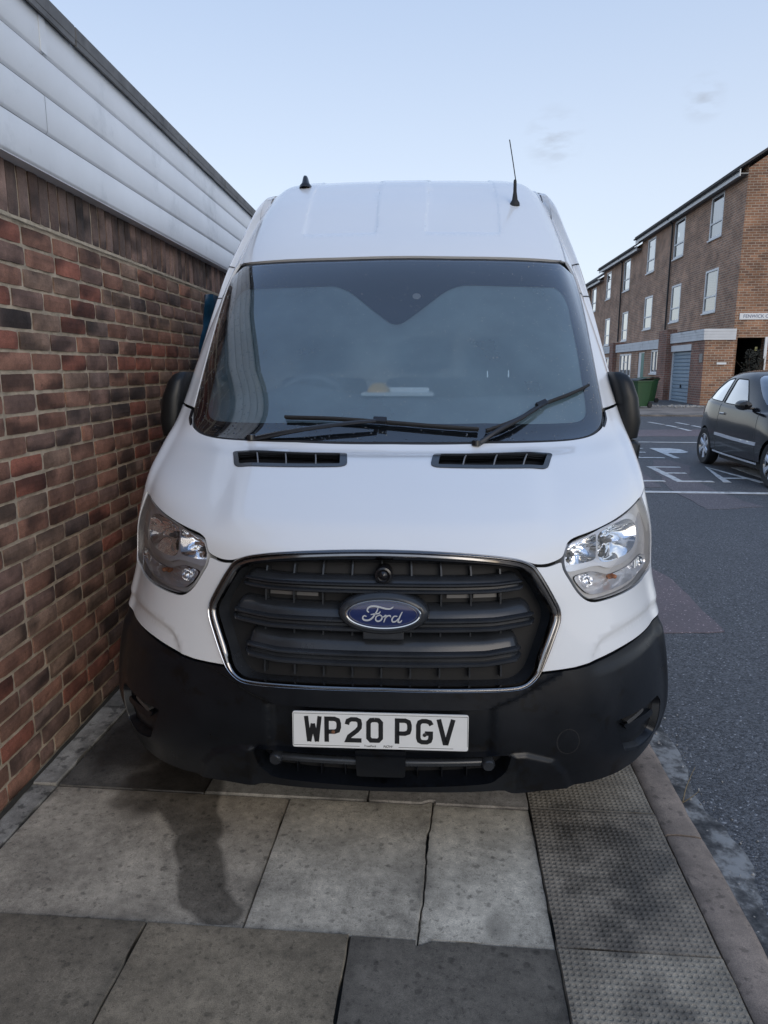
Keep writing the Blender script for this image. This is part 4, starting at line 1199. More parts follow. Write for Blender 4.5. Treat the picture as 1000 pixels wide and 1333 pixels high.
road_sheet("road_patch", wob([(1.3,16.0),(6.5,16.6),(6.4,18.2),(1.2,17.5)], .06), M['asphalt_patch'], .004)
def line(pts, w, seed=0):
    L_, R_ = ribbon(pts, w)
    return wob([tuple(p) for p in R_]+[tuple(p) for p in L_[::-1]], .012, .08, seed)
road_sheet("road_marking", line([(1.6,9.12),(6.6,9.12)], .12), M['paint_line'], .008)
road_sheet("road_marking", line([(1.6,15.1),(6.6,15.1)], .10), M['paint_line'], .008)
for x0, y0, x1, y1 in ((5.70,20.4,5.86,19.6),(5.88,19.4,5.96,18.7),(5.93,18.5,5.97,17.8),(6.42,20.3,6.5,19.6),(6.52,19.3,6.58,18.6)):
    road_sheet("road_marking", line([(x0,y0),(x1,y1)], .10), M['paint_line'], .008)
# KEEP CLEAR, letters 1.5 m long
LET = {'K': [[(.05,0),(.05,1)], [(.48,1),(.07,.45)], [(.16,.55),(.48,0)]], 'E': [[(.5,.035),(.05,.035),(.05,.965),(.5,.965)], [(.05,.54),(.38,.54)]],
       'P': [[(.05,0),(.05,.965),(.36,.965),(.48,.88),(.48,.62),(.36,.52),(.05,.52)]], 'C': [[(.5,.9),(.4,.965),(.15,.965),(.05,.85),(.05,.15),(.15,.035),(.4,.035),(.5,.1)]],
       'L': [[(.05,1),(.05,.035),(.5,.035)]], 'A': [[(.02,0),(.26,1),(.50,0)], [(.09,.24),(.43,.24)]], 'R': [[(.05,0),(.05,.965),(.36,.965),(.48,.88),(.48,.64),(.36,.54),(.05,.54)], [(.28,.54),(.5,0)]]}
def word(wd, x, y0):
    for i, ch in enumerate(wd):
        for k, pl in enumerate(LET[ch]):
            road_sheet("road_marking", line([(x+i*.645+a, y0+b*1.5) for a, b in pl], .105, i), M['paint_line'], .008+.0012*k)
word("KEEP", 2.03, 12.50); word("CLEAR", 1.93, 9.95)

# pavement slabs, each with its own tone; wet marks are stored with the slab
wet_line = [(-.95,2.6,.17),(-.92,2.31,.13),(-.90,2.24,.10),(-.80,2.08,.062),(-.775,1.99,.060),(-.72,1.88,.055),(-.685,1.78,.060),(-.61,1.715,.044)]
def wetness(x, y):
    w = 0.
    for a, b in zip(wet_line[:-1], wet_line[1:]):
        ax, ay, ar = a; bx, by, br = b
        t = max(0, min(1, ((x-ax)*(bx-ax)+(y-ay)*(by-ay))/((bx-ax)**2+(by-ay)**2)))
        d = math.hypot(x-ax-(bx-ax)*t, y-ay-(by-ay)*t); r = (ar+(br-ar)*t)*.85
        w = max(w, 1-max(0, (d-r))/.045)
    for cx, cy, r, s in ((-1.05,2.30,.14,.9),(-1.25,2.62,.20,.95),(.18,1.73,.05,.6),(-.07,1.73,.04,.5),(.54,1.86,.19,.62),(.60,2.05,.20,.68),(.48,2.2,.16,.6),(.55,1.5,.12,.5),(-.3,1.6,.10,.45)):
        d = math.hypot(x-cx, (y-cy)*.8); w = max(w, s*(1-max(0, d-r*.5)/(r)))
    if y < 1.672 and x < .3: w = 0
    w += .30*noise.noise((x*9, y*9, 3.1))+.15*noise.noise((x*24, y*24, 1.7))
    return max(0., min(1., w))
SL = []      # x0,x1,y0,y1,colour,kind
rows = [(-2.2,-1.4),(-1.4,-.75),(-.75,-.15),(-.15,.45),(.45,1.06),(1.06,1.665),(1.665,2.285),(2.285,2.90),(2.90,3.52),(3.52,4.13),(4.13,4.75),(4.75,5.4),(5.4,6.0),(6.0,6.6),(6.6,7.2),(7.2,7.8),(7.8,8.4),(8.4,9.0),(9.0,9.6)]
spl = {5: [(-1.41,-.805),(-.805,-.232),(-.232,.327)], 6: [(-1.41,-.532),(-.532,-.03),(-.03,.326)], 7: [(-1.41,-.85),(-.85,-.25),(-.25,.326)]}
tone = {(5,0): (.205,.172,.125), (5,1): (.245,.202,.142), (5,2): (.135,.119,.096), (6,0): (.41,.355,.275), (6,1): (.48,.43,.345), (6,2): (.52,.47,.38), (7,0): (.11,.10,.085), (7,1): (.34,.32,.28), (7,2): (.35,.32,.28)}
for r, (y0, y1) in enumerate(rows):
    sp = spl.get(r, [(-1.41,-.80),(-.80,-.23),(-.23,.32)] if r % 2 else [(-1.41,-1.1),(-1.1,-.5),(-.5,.05),(.05,.32)])
    for k, (x0, x1) in enumerate(sp):
        c = tone.get((r, k)) or tuple(np.array((.26,.24,.205))*random.uniform(.5, 1.4))
        SL.append((x0, x1, y0, y1, c, 0))
    SL.append((.325, .758, y0, y1, (.235,.198,.152) if r == 6 else (.27,.232,.178), 1))
    SL.append((-1.60, -1.417, y0, y1, (.33,.31,.27), 2))
def slab_mesh(sel, name, m, gap=.0035):
    V, F, C = [], [], []
    for x0, x1, y0, y1, c, kd in sel:
        near = y1 < 3.0 and y0 > .9
        st = .014 if near else .12
        nx, ny = max(2, int((x1-x0)/st)), max(2, int((y1-y0)/st))
        tz = random.uniform(-.003, .003); tx, ty = random.uniform(-.004, .004), random.uniform(-.004, .004)
        xs = [x0+gap/2, x0+gap/2+.003]+list(np.linspace(x0+.012, x1-.012, nx))+[x1-gap/2-.003, x1-gap/2]
        yy = [y0+gap/2, y0+gap/2+.003]+list(np.linspace(y0+.012, y1-.012, ny))+[y1-gap/2-.003, y1-gap/2]
        b = len(V); n, k_ = len(xs), len(yy)
        for i, x in enumerate(xs):
            for j, y in enumerate(yy):
                e = (i in (0, n-1)) or (j in (0, k_-1))
                jx = .0035*noise.noise((x*13, y*13, 5)) if e else 0
                if abs(x+.03) < .02 and 1.6 < y < 2.3: jx += .010*noise.noise((1.3, y*9, 2))+.006*noise.noise((4.1, y*30, 2))+.03*(.5-(y-1.665)/.62)*-1
                chip = max(0, noise.noise((x*6, y*6, 8))-.25)*.03 if e else 0
                cx_ = jx+(chip if i == 0 else -chip if i == n-1 else 0)
                cy_ = jx+(chip if j == 0 else -chip if j == k_-1 else 0)
                V.append((x+cx_, y+cy_, tz+tx*(x-x0)/(x1-x0)+ty*(y-y0)/(y1-y0)-(.005 if e else 0)))
                ed = min(x-x0, x1-x, y-y0, y1-y)
                grime = 1-.35*max(0, 1-ed/.035)*(.6+noise.noise((x*15, y*15, 2)))
                cc = [q*grime for q in c]
                C.append((*cc, wetness(x, y) if near else .0))
        for i in range(n-1):
            for j in range(k_-1):
                F.append((b+i*k_+j, b+(i+1)*k_+j, b+(i+1)*k_+j+1, b+i*k_+j+1))
        # vertical edges
        for j in range(k_-1):
            for i in (0, n-1):
                q = len(V); p0, p1 = V[b+i*k_+j], V[b+i*k_+j+1]
                V += [(p0[0], p0[1], -.05), (p1[0], p1[1], -.05)]; C += [(.03,.03,.028,0)]*2
                F.append((b+i*k_+j, b+i*k_+j+1, q+1, q))
        for i in range(n-1):
            for j in (0, k_-1):
                q = len(V); p0, p1 = V[b+i*k_+j], V[b+(i+1)*k_+j]
                V += [(p0[0], p0[1], -.05), (p1[0], p1[1], -.05)]; C += [(.03,.03,.028,0)]*2
                F.append((b+i*k_+j, b+(i+1)*k_+j, q+1, q))
    return tag(link_mesh(name, V, F, m, None, True, None, C), kind='structure')
M['slab'] = attr_mat('paving_slab', .85, .5, 140, speck=(75, .60, .66), var=.34, vscale=30, bdist=.002)
M['slab_edge'] = attr_mat('concrete_edging', .85, .6, 90, speck=(14, .56, .45))
M['tactile'] = attr_mat('pimpled_slab', .72, .4, 140, var=.3, vscale=14)
nt = M['tactile'].node_tree; N, L = nt.nodes, nt.links
t = N.new('ShaderNodeTexCoord'); vo = N.new('ShaderNodeTexVoronoi'); vo.inputs['Scale'].default_value = 57; vo.inputs['Randomness'].default_value = .12
vo.voronoi_dimensions = '2D'
L.new(t.outputs['Object'], vo.inputs['Vector'])
mr = N.new('ShaderNodeMapRange'); mr.interpolation_type = 'SMOOTHSTEP'; mr.inputs['From Min'].default_value = .18; mr.inputs['From Max'].default_value = .42
mr.inputs['To Min'].default_value = 0; mr.inputs['To Max'].default_value = 1
L.new(vo.outputs['Distance'], mr.inputs['Value'])
b0 = next(n for n in N if n.type == 'BUMP')
b1 = N.new('ShaderNodeBump'); b1.inputs['Strength'].default_value = 1; b1.inputs['Distance'].default_value = .0025
L.new(mr.outputs[0], b1.inputs['Height']); L.new(b0.outputs[0], b1.inputs['Normal'])
L.new(b1.outputs[0], N['Principled BSDF'].inputs['Normal'])
slab_mesh([s for s in SL if s[5] == 0], "pavement", M['slab'])
slab_mesh([s for s in SL if s[5] == 1], "pavement_pimpled_strip", M['tactile'])
slab_mesh([s for s in SL if s[5] == 2], "pavement_edging", M['slab_edge'], .003)
mb = MB(); mb.box(-1.9,.77,-2.2,9.6,-.3,-.022); tag(mb.build("pavement_bed", mat('joint_dirt', (.030,.029,.025), .95, var=.3, vscale=40, bump=.5, bscale=200)), kind='structure')
# kerb stones with open joints
V, F, C = [], [], []
ks = [-2.2,-1.3,-.4,.42,1.28,2.17,3.05,3.95,4.85,5.75,6.6,7.5,8.4,9.6]
for a, b in zip(ks[:-1], ks[1:]):
    a, b = a+.005, b-.005; n = int((b-a)/.03)
    prof_k = [(.762,-.14),(.762,-.006),(.768,.0),(.80,.002),(.86,.000),(.876,-.004),(.884,-.014),(.888,-.16)]
    dx = random.uniform(-.003,.003); cc = np.array((.215,.168,.132))*random.uniform(.85,1.15)
    bb = len(V)
    for i in range(n+1):
        y = a+(b-a)*i/n
        for k, (x, z) in enumerate(prof_k):
            w = .004*noise.noise((x*30, y*14, 4)) if k > 2 else 0
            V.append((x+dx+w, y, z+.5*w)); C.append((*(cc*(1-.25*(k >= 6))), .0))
    m_ = len(prof_k)
    for i in range(n):
        for k in range(m_-1): F.append((bb+i*m_+k, bb+(i+1)*m_+k, bb+(i+1)*m_+k+1, bb+i*m_+k+1)[::-1])
    F.append(tuple(bb+k for k in range(m_))); F.append(tuple(bb+n*m_+k for k in range(m_))[::-1])
M['kerb'] = attr_mat('kerb_stone', .75, .5, 120, speck=(22, .6, .6), var=.3, vscale=16)
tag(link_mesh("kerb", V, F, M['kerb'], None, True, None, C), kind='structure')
# channel of crusty pale debris along the kerb
gm = bpy.data.materials.new('gutter_crust'); gm.use_nodes = True
N, L = gm.node_tree.nodes, gm.node_tree.links; p = N['Principled BSDF']; p.inputs['Roughness'].default_value = .85
t = N.new('ShaderNodeTexCoord'); n = N.new('ShaderNodeTexNoise'); n.inputs['Scale'].default_value = 9; n.inputs['Detail'].default_value = 8; n.inputs['Roughness'].default_value = .68
L.new(t.outputs['Object'], n.inputs['Vector'])
cr = N.new('ShaderNodeValToRGB'); e = cr.color_ramp.elements
e[0].position = .36; e[0].color = (.030,.031,.032,1); e[1].position = .57; e[1].color = (.27,.27,.262,1)
q = e.new(.47); q.color = (.10,.098,.095,1); q = e.new(.51); q.color = (.19,.188,.18,1)
L.new(n.outputs[0], cr.inputs[0]); L.new(cr.outputs[0], p.inputs['Base Color'])
b = N.new('ShaderNodeBump'); b.inputs['Strength'].default_value = .9; b.inputs['Distance'].default_value = .008; L.new(n.outputs[0], b.inputs['Height']); L.new(b.outputs[0], p.inputs['Normal'])
V, F = [], []
ysg = np.arange(-1, 8, .025)
for y in ysg:
    w = .11+.05*noise.noise((y*3, 1, 2))+.02*noise.noise((y*14, 1, 2))
    for k in range(6):
        x = .885+w*k/5
        V.append((x, y, zr(y)+.003+.006*(1-k/5)+.004*max(0, noise.noise((x*22, y*22, 3)))*(k < 5)))
for i in range(len(ysg)-1):
    for k in range(5): F.append((i*6+k, i*6+k+1, (i+1)*6+k+1, (i+1)*6+k))
tag(link_mesh("gutter", V, F, gm, None, True), kind='structure')
mb = MB(); random.seed(11)
for k in range(900):
    x = .90+abs(random.gauss(0, .10)); y = random.uniform(1.0, 6); r = random.choice((.0015,.002,.0025,.003,.006))*random.uniform(.7,1.2)
    b_ = bmesh.new(); bmesh.ops.create_icosphere(b_, subdivisions=1, radius=r)
    T = Matrix.Translation((x, y, zr(y)+r*.9)) @ Matrix.Rotation(random.random()*6, 4, Vector((random.random(), random.random(), 1)).normalized()) @ Matrix.Diagonal((1, random.uniform(.5, 1), random.uniform(.4, .8), 1))
    b_.transform(T)
    for f in b_.faces: mb.face([v.co for v in f.verts])
    b_.free()
tag(mb.build("grit", mat('grit', (.30,.29,.275), .8, var=.4, vscale=30)), "loose grit and pale crumbs lying in the gutter along the kerb", "grit", kind='stuff')
mb = MB()
for q in ([(.905,2.44,-.05),(.915,2.45,-.0),(.932,2.46,.045),(.95,2.475,.075)], [(.905,2.44,-.05),(.93,2.43,-.02),(.955,2.435,.0)]): mb.tube(catmull(q, 4), .0022, 5, True, .0008)
tag(mb.build("dry_stalk", mat('dry_stalk', (.25,.20,.12), .8)), "thin dry plant stalk sticking up out of the gutter beside the kerb", "weed")

# ------------------------------------------------------------------ the brick building on the left
bld = empty("brick_building", (-1.508, 2.1, 0), R(2.6))
tag(bld, "single storey building with red and dark brick wall below white boarded fascia", "building")
random.seed(5)
pal = [((.30,.092,.056), 2.6), ((.27,.128,.082), 3.4), ((.24,.126,.084), 3.4), ((.260,.175,.122), 2.6), ((.130,.100,.084), 1.3), ((.170,.108,.085), 2.8), ((.085,.072,.065), .35)]
pc = [p[0] for p in pal]; pwt = [p[1] for p in pal]
def brick_field(cells, soldier=False):
    V, F, C = [], [], []
    for y0, y1, z0, z1 in cells:
        c = (np.array(random.choices(pc, pwt)[0])*.68+np.array((.215,.112,.078))*.32)*random.uniform(.84, 1.16)
        if soldier: c = (np.array((.15,.105,.085))+np.array((.09,.045,.03))*random.random())*random.uniform(.6, 1.25)
        d = random.uniform(-.002, .0025); b = len(V)
        def j(s=.0022): return random.uniform(-s, s)
        n = 7 if not soldier else 2; m_ = 3 if not soldier else 7
        ytil = [j(.0015) for _ in range(4)]
        for i in range(n+1):
            for k in range(m_+1):
                u, v = i/n, k/m_
                y, z = y0+(y1-y0)*u, z0+(z1-z0)*v
                e = i in (0, n) or k in (0, m_)
                co = (i in (0, n)) and (k in (0, m_))
                cut = (.0028 if co else .001 if e else 0)
                y += (1 if i == 0 else -1 if i == n else 0)*(cut*.6) + .0022*noise.noise((y*30, z*30, d*900))
                z += (1 if k == 0 else -1 if k == m_ else 0)*(cut*.6) + .0022*noise.noise((y*30, z*30, d*900+7))
                x = d+(-.003 if e else 0)-(.002 if co else 0)+.0016*noise.noise((y*40, z*40, d*500))
                V.append((x, y, z))
                blot = noise.noise((y*9, z*9, d*3000)); bl2 = noise.noise((y*5+3, z*12, d*2000))
                q = c*(1+.50*blot)
                if bl2 > .08 and c[0] > .06: q = q*(1-.62*min(1, (bl2-.08)*4.0))
                C.append((*q, 0))
        for i in range(n):
            for k in range(m_): F.append((b+i*(m_+1)+k, b+(i+1)*(m_+1)+k, b+(i+1)*(m_+1)+k+1, b+i*(m_+1)+k+1))
        ring = [i*(m_+1) for i in range(n+1)]+[n*(m_+1)+k for k in range(1, m_+1)]+[i*(m_+1)+m_ for i in range(n-1, -1, -1)]+[k for k in range(m_-1, 0, -1)]
        q0 = len(V)
        for r_ in ring:
            p_ = V[b+r_]; V.append((p_[0]-.016, p_[1], p_[2])); C.append(tuple(C[b+r_]))
        for a in range(len(ring)):
            a2 = (a+1) % len(ring); F.append((b+ring[a2], b+ring[a], q0+a, q0+a2))
    return V, F, C
cells = []
for r in range(27):
    z0 = .012+r*.0753 if r < 0 else .012+r*.0751; off = (0 if r % 2 else .1125)+random.uniform(-.012, .012)
    y = -3.2+off
    while y < 8.5:
        L_ = .2120+random.uniform(-.004, .004)
        if random.random() < .05: L_ = .102
        if y+L_ > -2.9: cells.append((y, y+L_, z0+random.uniform(-.0015,.0015), z0+.0630+random.uniform(-.0015,.0015)))
        y += L_+.0128+random.uniform(-.0015,.0015)
V, F, C = brick_field(cells)
M['brick'] = attr_mat('wall_brick', .88, .7, 95, var=.28, vscale=26, wet=False, bdist=.0025, speck=(55, .66, .55))
M['mortar'] = mat('mortar', (.47,.38,.275), .95, var=.3, vscale=12, bump=.8, bscale=180, dark=(.25,.205,.15), dmix=(.52,.68), dscale=5, bdist=.004)
link_mesh("brickwork", V, F, M['brick'], bld, False, None, C)
cells = []; y = -3.
while y < 8.4:
    cells.append((y, y+.066, 2.058, 2.27)); y += .0745+random.uniform(-.001,.001)
V, F, C = brick_field(cells, True)
link_mesh("soldier_course", V, F, M['brick'], bld, False, None, C)
def irr_sheet(y0, y1, z0, z1, x, amp=.003, st=.03):
    mb = MB(); ys_ = np.arange(y0, y1, st); zs_ = np.linspace(z0, z1, max(3, int((z1-z0)/st)))
    mb.grid([[(x+amp*noise.noise((y*20, z*20, 6)), y, z) for z in zs_] for y in ys_], True)
    return mb
mm_ = irr_sheet(-3, 8.4, -.02, 2.35, -.0070, .003, .04)
mm_.box(-.30,-.04,-3,8.4,-.1,2.8)
mm_.build("mortar_joints", M['mortar'], bld)
mb = MB()
mb.grid([[(.004+.004*noise.noise((y*9, w*3, 1)), y, 2.042+.012*w+.003*noise.noise((y*12, w, 2))) for w in np.linspace(0, 1, 3)] for y in np.arange(-3, 8.4, .03)], True)
mb.build("bed_joint", mat('pale_mortar', (.46,.385,.28), .95, var=.3, vscale=30, bump=.7, bscale=150), bld)
# dark damp footing under the first course
mb = MB(); mb.grid([[(.012+.004*noise.noise((y*11, 0, 3)), y, .0), (.006+.003*noise.noise((y*13, 5, 3)), y, .016+.006*noise.noise((y*6, 2, 3)))] for y in np.arange(-3, 8.4, .04)], True)
mb.build("damp_footing", mat('footing', (.030,.027,.022), .9, var=.4, vscale=12), bld)
M['flat_roof_felt'] = mat('roof_felt', (.12,.12,.125), .9, var=.2, vscale=2)
M['soffit_grey'] = mat('fascia_shadow_gap', (.42,.42,.42), .7)
M['fascia'] = mat('fascia_board', (.77,.78,.79), .42, var=.05, vscale=2.5, dark=(.50,.52,.53), dmix=(.55,.75), dscale=1.6)
for k in range(4):
    z0 = 2.235+k*.1375
    h = .1375
    P_ = [(.052,z0),(.058,z0+.006),(.060,z0+.012),(.060,z0+h-.012),(.057,z0+h-.006),(.050,z0+h-.004),(.045,z0+h-.0015)]
    mb = MB()
    segs = [(-3,.665),(.668,8.4)] if k in (1, 3) else [(-3,8.4)]
    if k == 1: segs = [(-3,.64),(.643,8.4)]
    for a, b in segs: mb.grid([[(x, a, z) for x, z in P_], [(x, b, z) for x, z in P_]], False)
    if k == 0: mb.box(-.02,.052,-3,8.4,2.232,2.24)
    if k == 3: mb.box(.0605,.063,.64,.685,z0+.004,z0+h-.012)
    mb.build("fascia_board", M['fascia'], bld)
mb = MB(); mb.box(-.02,.043,-3,8.4,2.245,2.80); mb.build("fascia_backing", M['soffit_grey'], bld)
mb = MB(); ysj = [-3,-1.2,.9,2.35,3.2,4.9,6.6,8.4]
for a, b in zip(ysj[:-1], ysj[1:]):
    mb.box(-.3,.082,a+.003,b-.003,2.790,2.840,.004); mb.box(.070,.080,a+.006,b-.006,2.770,2.792)
mb.build("roof_edge_trim", mat('roof_trim', (.15,.145,.14), .6, .2, var=.25, vscale=7, dark=(.06,.058,.055), dmix=(.5,.7), dscale=6), bld)
mb = MB(); mb.box(-9,-.31,-3,8.4,-.1,2.80); mb.box(-.3,-.02,8.4,8.42,-.1,2.8); mb.build("building_shell", M['flat_roof_felt'], bld)

# blue sheeting crumpled between van and wall
tb = MB(); ringsT = []
for i in range(30):
    t = i/29; z = 1.30+t*.62
    ring = []
    for k in range(20):
        a = 2*math.pi*k/20
        rx = (.04+.02*math.sin(t*math.pi))*(1+.5*noise.noise((math.cos(a)*1.5, math.sin(a)*1.5+t*4, 2)))
        ry = .16*(1+.35*noise.noise((math.cos(a)*1.7+5, math.sin(a)*1.7+t*4, 2)))
        ring.append((-1.395+rx*math.cos(a)+.10*t+.02*noise.noise((t*5, 1, 1)), 4.2+ry*math.sin(a)-.1*t, z+.02*noise.noise((a, t*6, 4))))
    ringsT.append(ring)
tb.grid(ringsT, True, False, True); tb.face(ringsT[0][::-1]); tb.face(ringsT[-1])
tb.box(-1.42,-1.37,4.15,4.19,0,1.36,.005)
tag(tb.build("blue_sheeting", mat('blue_sheet', (.010,.050,.105), .35, var=.4, vscale=14)), "bunched dark blue sheeting squeezed between the van and the brick wall", "tarpaulin")
# ------------------------------------------------------------------ terrace across the street
def brick_far(name, c1, c2, mort, flip=False):
    m = bpy.data.materials.new(name); m.use_nodes = True
    nt = m.node_tree; N, L = nt.nodes, nt.links; p = N['Principled BSDF']; p.inputs['Roughness'].default_value = .9
    uv = N.new('ShaderNodeUVMap'); uv.uv_map = 'UVMap'
    b = N.new('ShaderNodeTexBrick'); b.inputs['Scale'].default_value = 1
    b.inputs['Brick Width'].default_value = .27; b.inputs['Row Height'].default_value = .094; b.inputs['Mortar Size'].default_value = .011; b.inputs['Mortar Smooth'].default_value = .2
    b.inputs['Bias'].default_value = -.1
    b.inputs['Color1'].default_value = (*c1, 1); b.inputs['Color2'].default_value = (*c2, 1); b.inputs['Mortar'].default_value = (*mort, 1)
    L.new(uv.outputs[0], b.inputs['Vector'])
    n = N.new('ShaderNodeTexNoise'); n.inputs['Scale'].default_value = 1.3; n.inputs['Detail'].default_value = 8; L.new(uv.outputs[0], n.inputs['Vector'])
    mr = N.new('ShaderNodeMapRange'); mr.inputs['From Min'].default_value = .3; mr.inputs['From Max'].default_value = .7; mr.inputs['To Min'].default_value = .7; mr.inputs['To Max'].default_value = 1.25
    L.new(n.outputs[0], mr.inputs['Value'])
    vm = N.new('ShaderNodeVectorMath'); vm.operation = 'SCALE'; L.new(b.outputs[0], vm.inputs[0]); L.new(mr.outputs[0], vm.inputs['Scale']); L.new(vm.outputs[0], p.inputs['Base Color'])
    bu = N.new('ShaderNodeBump'); bu.inputs['Strength'].default_value = .5; bu.inputs['Distance'].default_value = .01; bu.invert = True
    L.new(b.outputs['Fac'], bu.inputs['Height']); L.new(bu.outputs[0], p.inputs['Normal'])
    return m
M['tb_face'] = brick_far('terrace_brick', (.42,.235,.152), (.26,.155,.110), (.50,.42,.33))
M['tb_gable'] = brick_far('gable_brick', (.36,.185,.105), (.165,.088,.060), (.42,.35,.27))
M['tb_dark'] = brick_far('pier_brick', (.29,.135,.095), (.18,.10,.08), (.34,.28,.23))
M['upvc'] = mat('white_window_frame', (.74,.75,.75), .4)
M['board'] = mat('white_boarding', (.66,.67,.68), .6, var=.08, vscale=2, dark=(.30,.30,.30), dmix=(.56,.68), dscale=1.1)
M['tile'] = mat('roof_tile', (.060,.055,.055), .8, var=.3, vscale=3)
M['pipe'] = mat('drain_pipe', (.022,.022,.024), .5)
M['garage'] = mat('garage_door_blue', (.245,.32,.385), .5, var=.08, vscale=2)
M['soffit'] = mat('soffit_timber', (.30,.29,.27), .7)
M['pane'] = glass('window_pane', (.45,.50,.52), 2.3)
M['curtain'] = mat('net_curtain', (.62,.65,.68), .9, var=.06, vscale=4)
M['room'] = mat('dark_room', (.10,.10,.105), .9)
M['teal'] = mat('teal_door', (.02,.17,.14), .4)

XU, XG = 11.125, 10.0
def facade(mb, X, y0, y1, z0, z1, holes, depth=.12):
    """wall plane at X facing -X with rectangular openings and their reveals"""
    ys_ = sorted({y0, y1, *[h[0] for h in holes], *[h[1] for h in holes]}); zs_ = sorted({z0, z1, *[h[2] for h in holes], *[h[3] for h in holes]})
    for a, b in zip(ys_[:-1], ys_[1:]):
        for c, d in zip(zs_[:-1], zs_[1:]):
            ym, zm = (a+b)/2, (c+d)/2
            if any(h[0] < ym < h[1] and h[2] < zm < h[3] for h in holes): continue
            mb.face([(X,a,c),(X,a,d),(X,b,d),(X,b,c)])
    for h in holes:
        a, b, c, d = h
        for q in ([(X,a,c),(X+depth,a,c),(X+depth,a,d),(X,a,d)], [(X,b,c),(X,b,d),(X+depth,b,d),(X+depth,b,c)], [(X,a,c),(X,b,c),(X+depth,b,c),(X+depth,a,c)], [(X,a,d),(X+depth,a,d),(X+depth,b,d),(X,b,d)]):
            mb.face(q)
def window(parent, X, y0, y1, z0, z1, style, curtain=True):
    fx = X-.012; w = .085
    mb = MB()
    mb.box(fx,fx+.07,y0,y1,z0,z0+w); mb.box(fx,fx+.07,y0,y1,z1-w,z1)
    mb.box(fx,fx+.07,y0,y0+w,z0+w,z1-w); mb.box(fx,fx+.07,y1-w,y1,z0+w,z1-w)
    if style == 'tall':
        zt = z0+(z1-z0)*.37
        mb.box(fx+.003,fx+.067,y0+w,y1-w,zt-.03,zt+.03)
    else:
        n = 3
        for k in range(1, n):
            y = y0+(y1-y0)*k/n; mb.box(fx+.003,fx+.067,y-.03,y+.03,z0+w,z1-w)
        if style == 'cross': mb.box(fx+.005,fx+.065,y0+(y1-y0)/3+.03,y0+(y1-y0)*2/3-.03,z0+(z1-z0)*.62,z0+(z1-z0)*.66)
    f = mb.build("window", M['upvc'], parent)
    mb = MB(); mb.face([(fx+.04,y0+w,z0+w),(fx+.04,y0+w,z1-w),(fx+.04,y1-w,z1-w),(fx+.04,y1-w,z0+w)]); mb.build("pane", M['pane'], f)
    mb = MB(); mb.box(X-.07,X-.013,y0-.05,y1+.05,z0-.06,z0-.004); mb.build("sill", M['upvc'], f)
    mb = MB()
    mb.box(X+.95,X+1.0,y0-.4,y1+.4,z0-.4,z1+.3); mb.build("room_back", M['room'], f)
    if curtain:
        mb = MB(); n = 24
        mb.grid([[(X+.20+.018*math.sin(k*1.9), y0+(y1-y0)*k/n, z) for z in (z0-.1, z1+.35)] for k in range(n+1)], True); mb.build("net_curtain", M['curtain'], f)
houses = [
 dict(y0=29.25, y1=43.6, eave=8.80, wins=[(31.45,32.85,6.83,8.53),(36.15,37.65,6.75,8.5),(40.85,42.3,6.66,8.43),(31.4,32.85,3.85,5.59),(36.05,37.45,3.76,5.49),(40.7,42.2,3.66,5.40)],
      lab="nearest terraced brick house with blue garage door and orange brick gable end"),
 dict(y0=43.6, y1=53.3, eave=8.385, wins=[(45.95,47.5,6.23,8.05),(50.95,52.3,6.18,7.95),(45.8,47.15,3.22,4.95),(50.6,52.0,3.1,4.88)],
      lab="second terraced brick house from the corner, its eaves stepped one level down"),
 dict(y0=53.3, y1=63.2, eave=7.78, wins=[(55.6,57.0,5.7,7.4),(60.4,61.8,5.7,7.4),(55.4,56.8,2.7,4.4),(60.3,61.7,2.7,4.4)],
      lab="farthest terraced brick house half hidden behind the van's windscreen pillar, lowest eaves"),
]
